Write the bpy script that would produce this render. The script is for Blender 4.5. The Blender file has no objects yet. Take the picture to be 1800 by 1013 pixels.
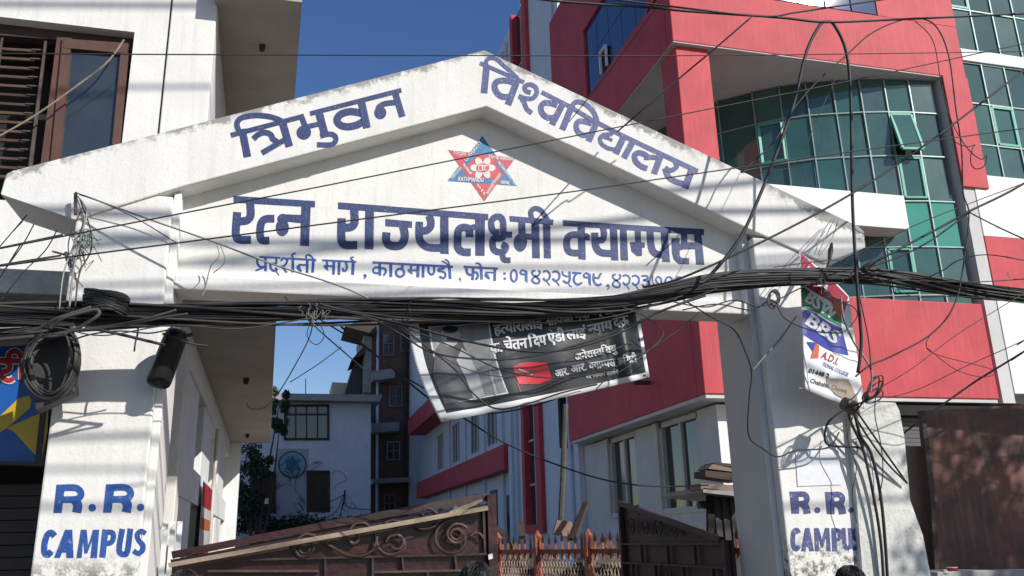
import bpy, bmesh, math, random
from math import sin, cos, radians, pi, sqrt, atan2, floor
from mathutils import Vector, Matrix
random.seed(7)
SC = bpy.context.scene
COL = SC.collection
# ---------------------------------------------------------------- camera
F, PITCH, ROLL, YAW = 1485.4, .28728, -.02696, .26418
_cy, _sy = cos(YAW), sin(YAW)
FW = Vector((_sy*cos(PITCH), _cy*cos(PITCH), sin(PITCH)))
_rt = Vector((_cy, -_sy, 0)); _up = _rt.cross(FW)
RT = _rt*cos(ROLL) + _up*sin(ROLL); UP = -_rt*sin(ROLL) + _up*cos(ROLL)
CAM = Vector((0, 0, 1.6))
cd = bpy.data.cameras.new('camera'); cam = bpy.data.objects.new('camera', cd); COL.objects.link(cam)
cd.sensor_width = 36; cd.lens = 36*F/1800; cd.clip_end = 2000; cd.clip_start = .05
cam.matrix_world = Matrix((( RT.x, UP.x, -FW.x, CAM.x), (RT.y, UP.y, -FW.y, CAM.y), (RT.z, UP.z, -FW.z, CAM.z), (0, 0, 0, 1)))
SC.camera = cam
# ---------------------------------------------------------------- light
SUN_EL, SUN_AZ = radians(33), radians(38)      # azimuth: how far to the right of straight behind the camera
SD = Vector((-sin(SUN_AZ)*cos(SUN_EL), cos(SUN_AZ)*cos(SUN_EL), -sin(SUN_EL)))   # travel direction
w = bpy.data.worlds.new('World'); SC.world = w; w.use_nodes = True
nt = w.node_tree; bg = nt.nodes['Background']; sky = nt.nodes.new('ShaderNodeTexSky')
sky.sky_type = 'NISHITA'; sky.sun_disc = False; sky.sun_elevation = SUN_EL
sky.sun_rotation = pi - SUN_AZ     # direction to the sun is (+x, -y)
sky.air_density = 1.15; sky.dust_density = .5; sky.ozone_density = 3.0; sky.altitude = 0
hs = nt.nodes.new('ShaderNodeHueSaturation'); hs.inputs['Hue'].default_value = .515; hs.inputs['Saturation'].default_value = 1.2; hs.inputs['Value'].default_value = 1.05; nt.links.new(sky.outputs[0], hs.inputs['Color']); nt.links.new(hs.outputs[0], bg.inputs[0]); bg.inputs[1].default_value = .10
sl = bpy.data.lights.new('sun', 'SUN'); sl.energy = 4.7; sl.angle = radians(.53); sl.color = (1, .965, .91)
so = bpy.data.objects.new('sun', sl); COL.objects.link(so); so.rotation_euler = SD.to_track_quat('-Z', 'Y').to_euler()
so.location = (6, -8, 12)
SC.view_settings.view_transform = 'Standard'; SC.view_settings.look = 'None'
SC.view_settings.exposure = 0.12; SC.view_settings.gamma = 1; SC.view_settings.use_curve_mapping = False
# ---------------------------------------------------------------- helpers
def ray(x, y): return RT*((x-900)/F) - UP*((y-506.5)/F) + FW
def UY(x, y, Y): d = ray(x, y); return CAM + d*(Y/d.y)
def UX(x, y, X): d = ray(x, y); return CAM + d*(X/d.x)
def UZ(x, y, Z): d = ray(x, y); return CAM + d*((Z-1.6)/d.z)
def PR(p):
    v = Vector(p)-CAM; return 900+F*RT.dot(v)/FW.dot(v), 506.5-F*UP.dot(v)/FW.dot(v)

_M = {}
def mat(name, col, col2=None, rough=.7, scale=4, bump=.0, bscale=60, metal=0, streak=0, streakcol=None, spec=.5, fine=0, alpha=None, coat=0, seed=0, finecol=None):
    """procedural material: two tones mixed by noise, optional vertical run marks, fine bump"""
    if name in _M: return _M[name]
    m = bpy.data.materials.new(name); m.use_nodes = True; n = m.node_tree.nodes; L = m.node_tree.links
    b = n['Principled BSDF']; b.inputs['Roughness'].default_value = rough; b.inputs['Metallic'].default_value = metal
    b.inputs['Specular IOR Level'].default_value = spec
    if coat: b.inputs['Coat Weight'].default_value = coat; b.inputs['Coat Roughness'].default_value = .1
    tc = n.new('ShaderNodeTexCoord'); src = tc.outputs['Object']
    if col2 is None: col2 = tuple(c*.8 for c in col)
    nz = n.new('ShaderNodeTexNoise'); nz.inputs['Scale'].default_value = scale; nz.inputs['Detail'].default_value = 8; nz.inputs['Roughness'].default_value = .65
    mp = n.new('ShaderNodeMapping'); mp.inputs['Location'].default_value = (seed*3.1, seed*1.7, seed)
    L.new(src, mp.inputs[0]); L.new(mp.outputs[0], nz.inputs['Vector'])
    cr = n.new('ShaderNodeValToRGB'); cr.color_ramp.elements[0].position = .35; cr.color_ramp.elements[1].position = .68
    cr.color_ramp.elements[0].color = (*col2, 1); cr.color_ramp.elements[1].color = (*col, 1)
    L.new(nz.outputs['Fac'], cr.inputs[0]); out = cr.outputs[0]
    if streak:
        mp2 = n.new('ShaderNodeMapping'); mp2.inputs['Scale'].default_value = (9, 9, .7); L.new(src, mp2.inputs[0])
        n2 = n.new('ShaderNodeTexNoise'); n2.inputs['Scale'].default_value = 2.2; n2.inputs['Detail'].default_value = 6; L.new(mp2.outputs[0], n2.inputs['Vector'])
        r2 = n.new('ShaderNodeValToRGB'); r2.color_ramp.elements[0].position = .52; r2.color_ramp.elements[1].position = .8
        r2.color_ramp.elements[0].color = (0, 0, 0, 1); r2.color_ramp.elements[1].color = (streak, streak, streak, 1)
        L.new(n2.outputs['Fac'], r2.inputs[0])
        mx = n.new('ShaderNodeMixRGB'); mx.inputs[2].default_value = (*(streakcol or tuple(c*.4 for c in col)), 1)
        L.new(r2.outputs[0], mx.inputs[0]); L.new(out, mx.inputs[1]); out = mx.outputs[0]
    if fine:
        n3 = n.new('ShaderNodeTexNoise'); n3.inputs['Scale'].default_value = 38; n3.inputs['Detail'].default_value = 5; L.new(src, n3.inputs['Vector'])
        r3 = n.new('ShaderNodeValToRGB'); r3.color_ramp.elements[0].position = .60; r3.color_ramp.elements[1].position = .72
        r3.color_ramp.elements[0].color = (0, 0, 0, 1); r3.color_ramp.elements[1].color = (fine, fine, fine, 1)
        L.new(n3.outputs['Fac'], r3.inputs[0]); mx3 = n.new('ShaderNodeMixRGB'); mx3.inputs[2].default_value = (*(finecol or tuple(c*.35 for c in col)), 1)
        L.new(r3.outputs[0], mx3.inputs[0]); L.new(out, mx3.inputs[1]); out = mx3.outputs[0]
    L.new(out, b.inputs['Base Color'])
    if bump:
        nb = n.new('ShaderNodeTexNoise'); nb.inputs['Scale'].default_value = bscale; nb.inputs['Detail'].default_value = 6; L.new(src, nb.inputs['Vector'])
        nb2 = n.new('ShaderNodeTexNoise'); nb2.inputs['Scale'].default_value = bscale*.12; nb2.inputs['Detail'].default_value = 3; L.new(src, nb2.inputs['Vector'])
        ad = n.new('ShaderNodeMath'); ad.operation = 'ADD'; L.new(nb.outputs['Fac'], ad.inputs[0]); L.new(nb2.outputs['Fac'], ad.inputs[1])
        bp = n.new('ShaderNodeBump'); bp.inputs['Strength'].default_value = bump; bp.inputs['Distance'].default_value = .01
        L.new(ad.outputs[0], bp.inputs['Height']); L.new(bp.outputs[0], b.inputs['Normal'])
    _M[name] = m; return m

def tag(o, label=None, cat=None, group=None, kind=None):
    if label: o['label'] = label
    if cat: o['category'] = cat
    if group: o['group'] = group
    if kind: o['kind'] = kind
    return o
def thing(name, label, cat, loc=(0, 0, 0), group=None):
    o = bpy.data.objects.new(name, None); COL.objects.link(o); o.location = loc; o.empty_display_size = .2
    return tag(o, label, cat, group)
def link(name, me, m=None, parent=None):
    o = bpy.data.objects.new(name, me); COL.objects.link(o)
    if m is not None and len(me.materials) == 0: me.materials.append(m)
    if parent is not None:
        o.parent = parent
        root = parent
        while root.parent: root = root.parent
        if parent.type == 'EMPTY': o.matrix_parent_inverse = Matrix.Translation(-parent.location)
    return o
class MB:
    """collects geometry for ONE mesh object"""
    def __init__(s): s.v = []; s.f = []
    def add(s, vs, fs):
        k = len(s.v); s.v += [tuple(v) for v in vs]; s.f += [tuple(i+k for i in f) for f in fs]; return s
    def box(s, x0, x1, y0, y1, z0, z1):
        return s.add([(x0,y0,z0),(x1,y0,z0),(x1,y1,z0),(x0,y1,z0),(x0,y0,z1),(x1,y0,z1),(x1,y1,z1),(x0,y1,z1)],
                     [(0,3,2,1),(4,5,6,7),(0,1,5,4),(1,2,6,5),(2,3,7,6),(3,0,4,7)])
    def bar(s, a, b, wx, wy, up=(0, 0, 1)):
        a = Vector(a); b = Vector(b); d = (b-a).normalized(); u = Vector(up)
        if abs(d.dot(u)) > .97: u = Vector((0, 1, 0))
        x = d.cross(u).normalized()*wx/2; y = x.cross(d).normalized()*wy/2
        vs = [p+q for p in (a, b) for q in (-x-y, x-y, x+y, -x+y)]
        return s.add(vs, [(0,3,2,1),(4,5,6,7),(0,1,5,4),(1,2,6,5),(2,3,7,6),(3,0,4,7)])
    def tube(s, pts, r, n=6, closed=False, rr=None):
        pts = [Vector(p) for p in pts]; N = len(pts); k = len(s.v); u = None
        for i, p in enumerate(pts):
            a = pts[(i-1) % N] if (closed or i > 0) else p; b = pts[(i+1) % N] if (closed or i < N-1) else p
            d = (b-a); d = d.normalized() if d.length > 1e-9 else Vector((1, 0, 0))
            if u is None:
                u = Vector((0, 0, 1)) if abs(d.z) < .9 else Vector((0, 1, 0))
            u = (u - d*u.dot(d)); u = u.normalized() if u.length > 1e-6 else d.orthogonal().normalized()
            v = d.cross(u); R = rr[i] if rr else r
            for j in range(n):
                t = 2*pi*j/n; s.v.append(tuple(p + u*cos(t)*R + v*sin(t)*R))
        for i in range(N if closed else N-1):
            for j in range(n):
                a = k+i*n+j; b = k+i*n+(j+1) % n; c = k+((i+1) % N)*n+(j+1) % n; d = k+((i+1) % N)*n+j
                s.f.append((a, b, c, d))
        if not closed:
            s.f.append(tuple(k+j for j in range(n))[::-1]); s.f.append(tuple(k+(N-1)*n+j for j in range(n)))
        return s
    def prism(s, pts, dvec):
        """polygon (3D points) pushed along dvec"""
        pts = [Vector(p) for p in pts]; n = len(pts); d = Vector(dvec)
        return s.add(pts+[p+d for p in pts], [tuple(range(n)), tuple(range(2*n-1, n-1, -1))]+[(i, i+n, (i+1) % n+n, (i+1) % n) for i in range(n)])
    def disc(s, c, x, y, n=24):
        c = Vector(c); return s.add([c+Vector(x)*cos(2*pi*i/n)+Vector(y)*sin(2*pi*i/n) for i in range(n)], [tuple(range(n))])
    def build(s, name, m=None, parent=None, bevel=0, smooth=False, tri=True):
        me = bpy.data.meshes.new(name); me.from_pydata(s.v, [], s.f)
        bm = bmesh.new(); bm.from_mesh(me)
        ng = [f for f in bm.faces if len(f.verts) > 4]
        if ng and tri: bmesh.ops.triangulate(bm, faces=ng, ngon_method='EAR_CLIP')
        bmesh.ops.recalc_face_normals(bm, faces=bm.faces[:])
        if smooth:
            for f in bm.faces: f.smooth = True
        bm.to_mesh(me); bm.free(); me.update()
        o = link(name, me, m, parent)
        if bevel:
            b = o.modifiers.new('bevel', 'BEVEL'); b.width = bevel; b.segments = 2; b.limit_method = 'ANGLE'; b.angle_limit = .6
        return o
def box(name, x0, x1, y0, y1, z0, z1, m, parent=None, bevel=0): return MB().box(x0, x1, y0, y1, z0, z1).build(name, m, parent, bevel)
def plate(name, px, Y, d, m, parent=None, bevel=0):
    """outline seen at pixels px, standing at depth Y, d thick"""
    return MB().prism([UY(x, y, Y) for x, y in px], (0, d, 0)).build(name, m, parent, bevel)
def plateX(name, px, X, d, m, parent=None, bevel=0):
    return MB().prism([UX(x, y, X) for x, y in px], (d, 0, 0)).build(name, m, parent, bevel)
def smooth(pts, k=6, closed=False):
    P = [Vector(p) for p in pts]; n = len(P)
    if n < 3 and not closed: return P
    out = []
    for i in range(n if closed else n-1):
        if closed: a, b, c, d = P[(i-1) % n], P[i], P[(i+1) % n], P[(i+2) % n]
        else: a, b, c, d = P[max(i-1, 0)], P[i], P[i+1], P[min(i+2, n-1)]
        for j in range(k):
            t = j/k; out.append(.5*((2*b)+(c-a)*t+(2*a-5*b+4*c-d)*t*t+(3*b-a-3*c+d)*t**3))
    if not closed: out.append(P[-1])
    return out
def jitter(pts, a):
    return [Vector(p)+Vector((random.uniform(-a, a), random.uniform(-a, a), random.uniform(-a, a))) for p in pts]

# --- flat painted shapes: stroke lists in the coordinates of an enlarged detail (origin ox, oy, scale sc)
class Paint:
    def __init__(s, mapper, base=.0):      # mapper(px, py, lift) -> 3D point
        s.sub = getattr(mapper, 'curved', False); s.real = mapper; s.m = (lambda x, y, l: Vector((x, y, l))) if s.sub else mapper; s.mb = MB(); s.k = 0; s.base = base
    def lift(s): s.k += 1; return s.base + .0015 + .00018*(s.k % 14)
    def poly(s, pts):
        l = s.lift(); s.mb.add([s.m(x, y, l) for x, y in pts], [tuple(range(len(pts)))])
    def disc(s, cx, cy, rx, ry, n=26, rot=0):
        s.poly([(cx+rx*cos(2*pi*i/n)*cos(rot)-ry*sin(2*pi*i/n)*sin(rot), cy+rx*cos(2*pi*i/n)*sin(rot)+ry*sin(2*pi*i/n)*cos(rot)) for i in range(n)])
    def stroke(s, wd, pts, closed=False, straight=False):
        P = [Vector((x, y)) for x, y in pts]
        if len(P) > 2 and not straight or closed: P = smooth(P, 7, closed)
        n = len(P); Lf = []; Rf = []
        for i in range(n):
            a = P[(i-1) % n] if (closed or i) else P[i]; b = P[(i+1) % n] if (closed or i < n-1) else P[i]
            d = (b-a); d = d.normalized() if d.length > 1e-9 else Vector((1, 0)); nn = Vector((-d.y, d.x))*wd/2
            Lf.append(P[i]+nn); Rf.append(P[i]-nn)
        l = s.lift(); vs = [s.m(p.x, p.y, l) for p in Lf]+[s.m(p.x, p.y, l) for p in Rf]
        s.mb.add(vs, [(i, (i+1) % n, (i+1) % n+n, i+n) for i in range(n if closed else n-1)])
    def run(s, ox, oy, sc, items):
        for it in items:
            k, a = it[0], it[1:]
            if k == 'P': s.poly([(ox+x/sc, oy+y/sc) for x, y in a])
            elif k == 'D': s.disc(ox+a[0]/sc, oy+a[1]/sc, a[2]/sc, a[3]/sc)
            elif k == 'R': # ring
                cx, cy, rx, ry, wd = a; s.stroke(wd/sc, [(ox+(cx+rx*cos(2*pi*i/12))/sc, oy+(cy+ry*sin(2*pi*i/12))/sc) for i in range(12)], True)
            else: s.stroke(k/sc, [(ox+x/sc, oy+y/sc) for x, y in a])
        return s
    def done(s, name, m, parent):
        if s.sub:     # cut large faces finely so that the print follows the folds of the cloth
            bm = bmesh.new(); vv = [bm.verts.new(v) for v in s.mb.v]
            for f in s.mb.f:
                try: bm.faces.new([vv[i] for i in f])
                except ValueError: pass
            bmesh.ops.triangulate(bm, faces=bm.faces[:], ngon_method='EAR_CLIP')
            for _ in range(6):
                es = [e for e in bm.edges if e.calc_length() > 4.5]
                if not es: break
                bmesh.ops.subdivide_edges(bm, edges=es, cuts=1); bmesh.ops.triangulate(bm, faces=[f for f in bm.faces if len(f.verts) > 3])
            bm.verts.index_update()
            s.mb.v = [tuple(s.real(v.co.x, v.co.y, v.co.z)) for v in bm.verts]; s.mb.f = [tuple(v.index for v in f.verts) for f in bm.faces]; bm.free()
        return s.mb.build(name, m, parent)
# --- small lettering from the program's own font
_G = {}
def _glyph(txt, bold):
    key = (txt, bold)
    if key in _G: return _G[key]
    c = bpy.data.curves.new('t', 'FONT'); c.body = txt; c.offset = bold; c.resolution_u = 2; c.fill_mode = 'FRONT'
    o = bpy.data.objects.new('t', c); COL.objects.link(o); bpy.context.view_layer.update()
    dg = bpy.context.evaluated_depsgraph_get(); me = o.evaluated_get(dg).to_mesh()
    vs = [(v.co.x, v.co.y) for v in me.vertices]; fs = [tuple(p.vertices) for p in me.polygons]
    o.evaluated_get(dg).to_mesh_clear(); bpy.data.objects.remove(o); bpy.data.curves.remove(c)
    _G[key] = (vs, fs); return vs, fs
def _adv(t, bold):
    a = max(v[0] for v in _glyph(t+'।', bold)[0]); b = max(v[0] for v in _glyph('।', bold)[0]); return a-b
def clipx(vs, fs, xc):
    bm = bmesh.new(); vv = [bm.verts.new((x, y, 0)) for x, y in vs]
    for f in fs:
        try: bm.faces.new([vv[i] for i in f])
        except ValueError: pass
    bmesh.ops.bisect_plane(bm, geom=bm.verts[:]+bm.edges[:]+bm.faces[:], plane_co=(xc, 0, 0), plane_no=(1, 0, 0), clear_outer=True)
    bm.verts.index_update(); r = [(v.co.x, v.co.y) for v in bm.verts], [tuple(v.index for v in f.verts) for f in bm.faces]; bm.free(); return r
def compose(tokens, bold=.02):
    """tokens: plain strings, or '/x' for the half form of letter x, '^' for a reph hook over the last letter"""
    X = 0; V = []; Fc = []
    for t in tokens:
        if t == ' ': X += .32; continue
        if t == '^':
            vs = [(-.02, .66), (-.13, .74), (-.13, .84), (-.02, .88), (-.02, .83), (-.07, .80), (-.07, .76), (.03, .70)]; fs = [tuple(range(8))]; ad = 0
        elif t[0] == '/':
            vs, fs = _glyph(t[1:], bold); xm = max(v[0] for v in vs); xc = xm*.80 - .09; vs, fs = clipx(vs, fs, xc); ad = xc-.01
        else:
            vs, fs = _glyph(t, bold); ad = _adv(t, bold)
        k = len(V); V += [(x+X, y) for x, y in vs]; Fc += [tuple(i+k for i in f) for f in fs]; X += ad
    return V, Fc, X
def letter(P, tokens, p0, p1, h, bold=.02, whole=False, skew=0):
    if bold > .022:      # heavy lettering: two light passes side by side
        d_ = Vector((p1[0]-p0[0], p1[1]-p0[1])).normalized()*h*min(bold, .06)*1.6
        letter(P, tokens, p0, p1, h, .018, whole); letter(P, tokens, (p0[0]+d_.x, p0[1]+d_.y), (p1[0]+d_.x, p1[1]+d_.y), h, .018, whole); return
    """write tokens between pixels p0 and p1 (baseline), capitals h pixels tall"""
    if whole: V, Fc = _glyph(tokens, bold); X = max(v[0] for v in V)
    else: V, Fc, X = compose(tokens, bold)
    d = Vector((p1[0]-p0[0], p1[1]-p0[1])); L = d.length; d /= L; up = Vector((d.y, -d.x)); l = P.lift()
    if skew: up = (up + d*skew)
    P.mb.add([P.m(p0[0]+d.x*x/X*L+up.x*y/.68*h, p0[1]+d.y*x/X*L+up.y*y/.68*h, l) for x, y in V], Fc)
def onY(Y): return lambda x, y, l: UY(x, y, Y) + Vector((0, -l, 0))
# ---------------------------------------------------------------- materials
WHITE = mat('aged_white_plaster', (.76, .74, .70), (.68, .66, .62), .85, 2.0, .24, 45, streak=.3, streakcol=(.42, .40, .35), fine=.2)
WHITE2 = mat('white_wall_paint', (.78, .78, .76), (.72, .72, .70), .8, 1.2, .2, 30, streak=.15)
SHADEWALL = mat('shade_tinted_white_wall', (.62, .66, .72), (.55, .59, .65), .85, .8, .15, 25, streak=.25)  # white walls away from the sun; the blue of shade is in the colour
RED = mat('red_wall_paint', (.54, .052, .064), (.40, .036, .046), .7, 1.1, .25, 30, streak=.38, streakcol=(.56, .13, .13), fine=.12)
LEDGE = mat('grey_concrete', (.36, .35, .33), (.26, .25, .24), .9, 3, .4, 40, streak=.3)
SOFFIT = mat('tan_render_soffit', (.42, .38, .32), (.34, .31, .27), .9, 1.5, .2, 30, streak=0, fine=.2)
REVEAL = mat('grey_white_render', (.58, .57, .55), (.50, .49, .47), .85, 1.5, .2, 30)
BLUE = mat('navy_sign_paint', (.014, .028, .105), (.026, .046, .15), .6, 5, .4, 60, streak=.5, streakcol=(.05, .075, .20), fine=.35, finecol=(.34, .34, .38))
BLUE2 = mat('blue_sign_paint', (.012, .06, .26), (.02, .08, .29), .55, 5, .3, 60, streak=.5, streakcol=(.05, .14, .38), fine=.3, finecol=(.4, .42, .46))
GGLASS = mat('green_glass', (.026, .085, .070), (.042, .12, .10), .05, .9, 0, spec=.8)  # broad tone patches painted in for a feel of reflections
GVAR = [GGLASS, mat('green_glass_dust_reflection', (.055, .12, .10), (.03, .08, .07), .12, 1.3, 0, spec=.8, streak=.5, streakcol=(.10, .16, .14)), mat('green_glass_deep', (.018, .060, .052), (.028, .08, .07), .05, .6, 0, spec=.8), mat('green_glass_grey', (.07, .125, .11), (.04, .085, .08), .08, .7, 0, spec=.8, streak=.4, streakcol=(.12, .17, .15))]  # dirt streaks, plus pale and deep patches painted to suggest reflections
GGLASS2 = mat('light_green_glass', (.05, .30, .20), (.04, .24, .17), .08, .9, 0, spec=.9)
BGLASS = mat('blue_glass', (.012, .035, .11), (.02, .05, .14), .035, .9, 0, spec=.9)
DGLASS = mat('dark_glass', (.025, .035, .045), (.04, .05, .06), .08, 2, 0, spec=.8)
ALU = mat('aluminium_mullion', (.27, .36, .34), (.18, .26, .24), .45, 3, 0, metal=.2)
GFRAME = mat('green_frame', (.05, .34, .25), (.04, .28, .20), .5, 3, 0)
CREAMF = mat('cream_frame', (.55, .53, .47), (.46, .44, .40), .6, 3, 0)
WOOD = mat('brown_window_wood', (.12, .052, .034), (.08, .036, .025), .6, 6, .3, 50, streak=.4)
DARKWOOD = mat('dark_wood', (.06, .035, .025), (.04, .025, .02), .7, 6, .2, 50)
SLATM = mat('faded_slat', (.11, .06, .042), (.06, .035, .026), .7, 8, .2, 50)
IRON = mat('rusty_iron', (.10, .07, .055), (.06, .045, .04), .7, 12, .3, 70)
BLACK = mat('black_cable', (.016, .016, .018), (.034, .033, .032), .6, 5, .1, 80, spec=.35)
BLACK2 = mat('dusty_cable', (.075, .068, .058), (.03, .028, .026), .7, 4, .1, 80)
PALEW = mat('pale_wire', (.30, .28, .24), (.18, .17, .15), .6, 7, 0)
DARK = mat('dark_interior', (.018, .016, .015), (.012, .011, .01), .9, 3)
MAROON = mat('maroon_gate_paint', (.042, .010, .011), (.026, .008, .008), .38, 5, .5, 18, fine=.3)
MAROON2 = mat('maroon_scroll_paint', (.10, .055, .045), (.04, .016, .016), .55, 9, .2, 60)
GATEDARK = mat('shaded_maroon', (.05, .022, .022), (.03, .018, .018), .6, 6, .3, 30)  # maroon as it looks in shade, put into the paint colour
TIMBER = mat('dusty_timber', (.34, .27, .19), (.22, .17, .12), .85, 8, .4, 60, streak=.3)
ORANGE = mat('orange_fence_paint', (.33, .085, .04), (.19, .055, .032), .6, 8, .2, 60)
MESHM = mat('fence_mesh_wire', (.50, .36, .28), (.34, .22, .17), .6, 8)
BRICK = mat('brown_brickwork', (.16, .085, .065), (.10, .07, .06), .9, 1.4, .3, 18, streak=.3)
ASPH = mat('asphalt', (.055, .055, .055), (.04, .04, .04), .9, 3, .4, 60)
LEAF = mat('dark_leaf', (.035, .055, .022), (.022, .035, .016), .6, 3)
RUST = mat('stained_brown_sheet', (.20, .085, .058), (.07, .042, .036), .8, 3.2, .35, 25, streak=.5, streakcol=(.24, .17, .13))  # stained sheet, base colour also darkened to deepen the shade on it
BROWNC = mat('brown_render', (.27, .20, .16), (.20, .13, .10), .9, 5, .5, 30, fine=.4)
SHUT = mat('shutter_metal', (.10, .10, .10), (.07, .07, .07), .5, 3, 0, metal=.4)
PLASTIC = mat('black_plastic', (.010, .010, .011), (.022, .022, .022), .45, 6, .2, 30, spec=.3)
BOXM = mat('dark_box_metal', (.05, .048, .045), (.03, .03, .03), .6, 4, .1)
SKIN = mat('skin', (.28, .15, .10), (.24, .13, .09), .55, 6)
HAIR = mat('black_hair', (.010, .009, .009), (.018, .015, .014), .45, 60, .6, 200)

# cornice plaster: black mildew that grows down from the weathered top edge (its own shape, follows the sloping edge)
def mildew_plaster():
    m = WHITE.copy(); m.name = 'mildewed_white_plaster'; n = m.node_tree.nodes; L = m.node_tree.links; b = n['Principled BSDF']
    old = b.inputs['Base Color'].links[0].from_socket
    tc = n.new('ShaderNodeTexCoord'); sx = n.new('ShaderNodeSeparateXYZ'); L.new(tc.outputs['Object'], sx.inputs[0])
    def M(op, a, bb=None, c=None):
        q = n.new('ShaderNodeMath'); q.operation = op
        for i, v in enumerate((a, bb, c)):
            if v is None: continue
            if isinstance(v, (int, float)): q.inputs[i].default_value = v
            else: L.new(v, q.inputs[i])
        return q.outputs[0]
    ax = M('ABSOLUTE', M('SUBTRACT', sx.outputs[0], 1.45))
    edge = M('SUBTRACT', 5.49, M('MULTIPLY', ax, .41))
    dist = M('SUBTRACT', edge, sx.outputs[2])          # metres below the top edge
    fall = M('SUBTRACT', 1, M('DIVIDE', dist, .13)); fall = M('MAXIMUM', fall, 0)
    nz = n.new('ShaderNodeTexNoise'); nz.inputs['Scale'].default_value = 7; nz.inputs['Detail'].default_value = 10; nz.inputs['Roughness'].default_value = .75
    L.new(tc.outputs['Object'], nz.inputs['Vector'])
    nz2 = n.new('ShaderNodeTexNoise'); nz2.inputs['Scale'].default_value = 1.1; nz2.inputs['Detail'].default_value = 2; L.new(tc.outputs['Object'], nz2.inputs['Vector'])
    v = M('MULTIPLY', M('SUBTRACT', M('ADD', nz.outputs['Fac'], M('MULTIPLY', fall, .20)), .60), 7)
    v = M('MULTIPLY', v, M('MULTIPLY', M('ADD', fall, .12), M('MAXIMUM', M('MULTIPLY', M('SUBTRACT', nz2.outputs['Fac'], .36), 6), .05)))
    q = n.new('ShaderNodeClamp'); L.new(v, q.inputs[0]); q.inputs['Max'].default_value = .65
    mx = n.new('ShaderNodeMixRGB'); mx.inputs[2].default_value = (.07, .065, .055, 1); L.new(q.outputs[0], mx.inputs[0]); L.new(old, mx.inputs[1])
    L.new(mx.outputs[0], b.inputs['Base Color']); return m
CORN = mildew_plaster()
def peeled_plaster(zc, name):
    """pier plaster with torn paper and soot around one height"""
    m = WHITE.copy(); m.name = name; n = m.node_tree.nodes; L = m.node_tree.links; b = n['Principled BSDF']
    old = b.inputs['Base Color'].links[0].from_socket; tc = n.new('ShaderNodeTexCoord'); sx = n.new('ShaderNodeSeparateXYZ'); L.new(tc.outputs['Object'], sx.inputs[0])
    mr = n.new('ShaderNodeMapRange'); mr.inputs['From Min'].default_value = zc+.14; mr.inputs['From Max'].default_value = zc-.05; L.new(sx.outputs[2], mr.inputs[0])
    nz = n.new('ShaderNodeTexNoise'); nz.inputs['Scale'].default_value = 14; nz.inputs['Detail'].default_value = 10; nz.inputs['Roughness'].default_value = .8; L.new(tc.outputs['Object'], nz.inputs['Vector'])
    r = n.new('ShaderNodeValToRGB'); r.color_ramp.elements[0].position = .47; r.color_ramp.elements[1].position = .56; L.new(nz.outputs['Fac'], r.inputs[0])
    mu = n.new('ShaderNodeMath'); mu.operation = 'MULTIPLY'; L.new(mr.outputs[0], mu.inputs[0]); L.new(r.outputs[0], mu.inputs[1])
    mx = n.new('ShaderNodeMixRGB'); mx.inputs[2].default_value = (.16, .15, .13, 1); L.new(mu.outputs[0], mx.inputs[0]); L.new(old, mx.inputs[1])
    L.new(mx.outputs[0], b.inputs['Base Color']); return m
PIERW = peeled_plaster(1.47, 'peeling_white_plaster')

# ---------------------------------------------------------------- ground
tag(MB().add([(-300, -300, 0), (300, -300, 0), (300, 300, 0), (-300, 300, 0)], [(0, 1, 2, 3)]).build('ground', mat('dusty_ground', (.20, .18, .155), (.15, .135, .115), .95, 1.5, .3, 20)), kind='structure')
tag(MB().add([(-60, -6, .004), (60, -6, .004), (60, 4.6, .004), (-60, 4.6, .004)], [(0, 1, 2, 3)]).build('road', ASPH), kind='structure')
tag(box('pavement', -60, 60, 4.6, 5.6, 0, .13, LEDGE, bevel=.01), kind='structure')

# ---------------------------------------------------------------- the gate
GX, GY = 1.45, 6.0
gate = thing('campus_gate', 'white plastered gateway arch with gabled top and painted Devanagari lettering', 'gate', (1.45, 6.3, 0))
box('pier', -1.47, -.86, 6.02, 6.63, 0, 4.0, PIERW, gate, .012)['label'] = 'pier left of the opening, R.R. CAMPUS painted in bright blue'
box('pier', 3.76, 4.475, 6.02, 6.63, 0, 4.0, PIERW, gate, .012)['label'] = 'pier right of the opening, R.R. CAMPUS painted in faded blue'
box('pilaster', -.862, -.81, 6.06, 6.63, 0, 4.05, WHITE, gate, .01)
box('pilaster', 3.70, 3.762, 6.10, 6.66, 0, 4.08, REVEAL, gate, .01)
cor = [(-1.95, 3.92), (-1.935, 4.07), (-1.90, 4.10), (1.44, 5.49), (4.82, 4.17), (4.87, 4.12), (4.86, 3.97), (4.43, 3.80), (3.69, 4.08), (1.45, 4.97), (-.79, 4.08), (-1.47, 3.77)]
MB().prism([(x, 6.0, z) for x, z in cor], (0, .5, 0)).build('cornice', CORN, gate, .012)
TY = 6.21
ty = MB().prism([(x, TY, z) for x, z in [(-.83, 3.38), (3.72, 3.38), (3.72, 4.2), (1.45, 5.1), (-.83, 4.2)]], (0, .15, 0)).build('pediment_wall', WHITE, gate)
box('beam', -.812, 3.70, 6.07, 6.36, 3.33, 3.44, WHITE, gate, .012)

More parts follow.
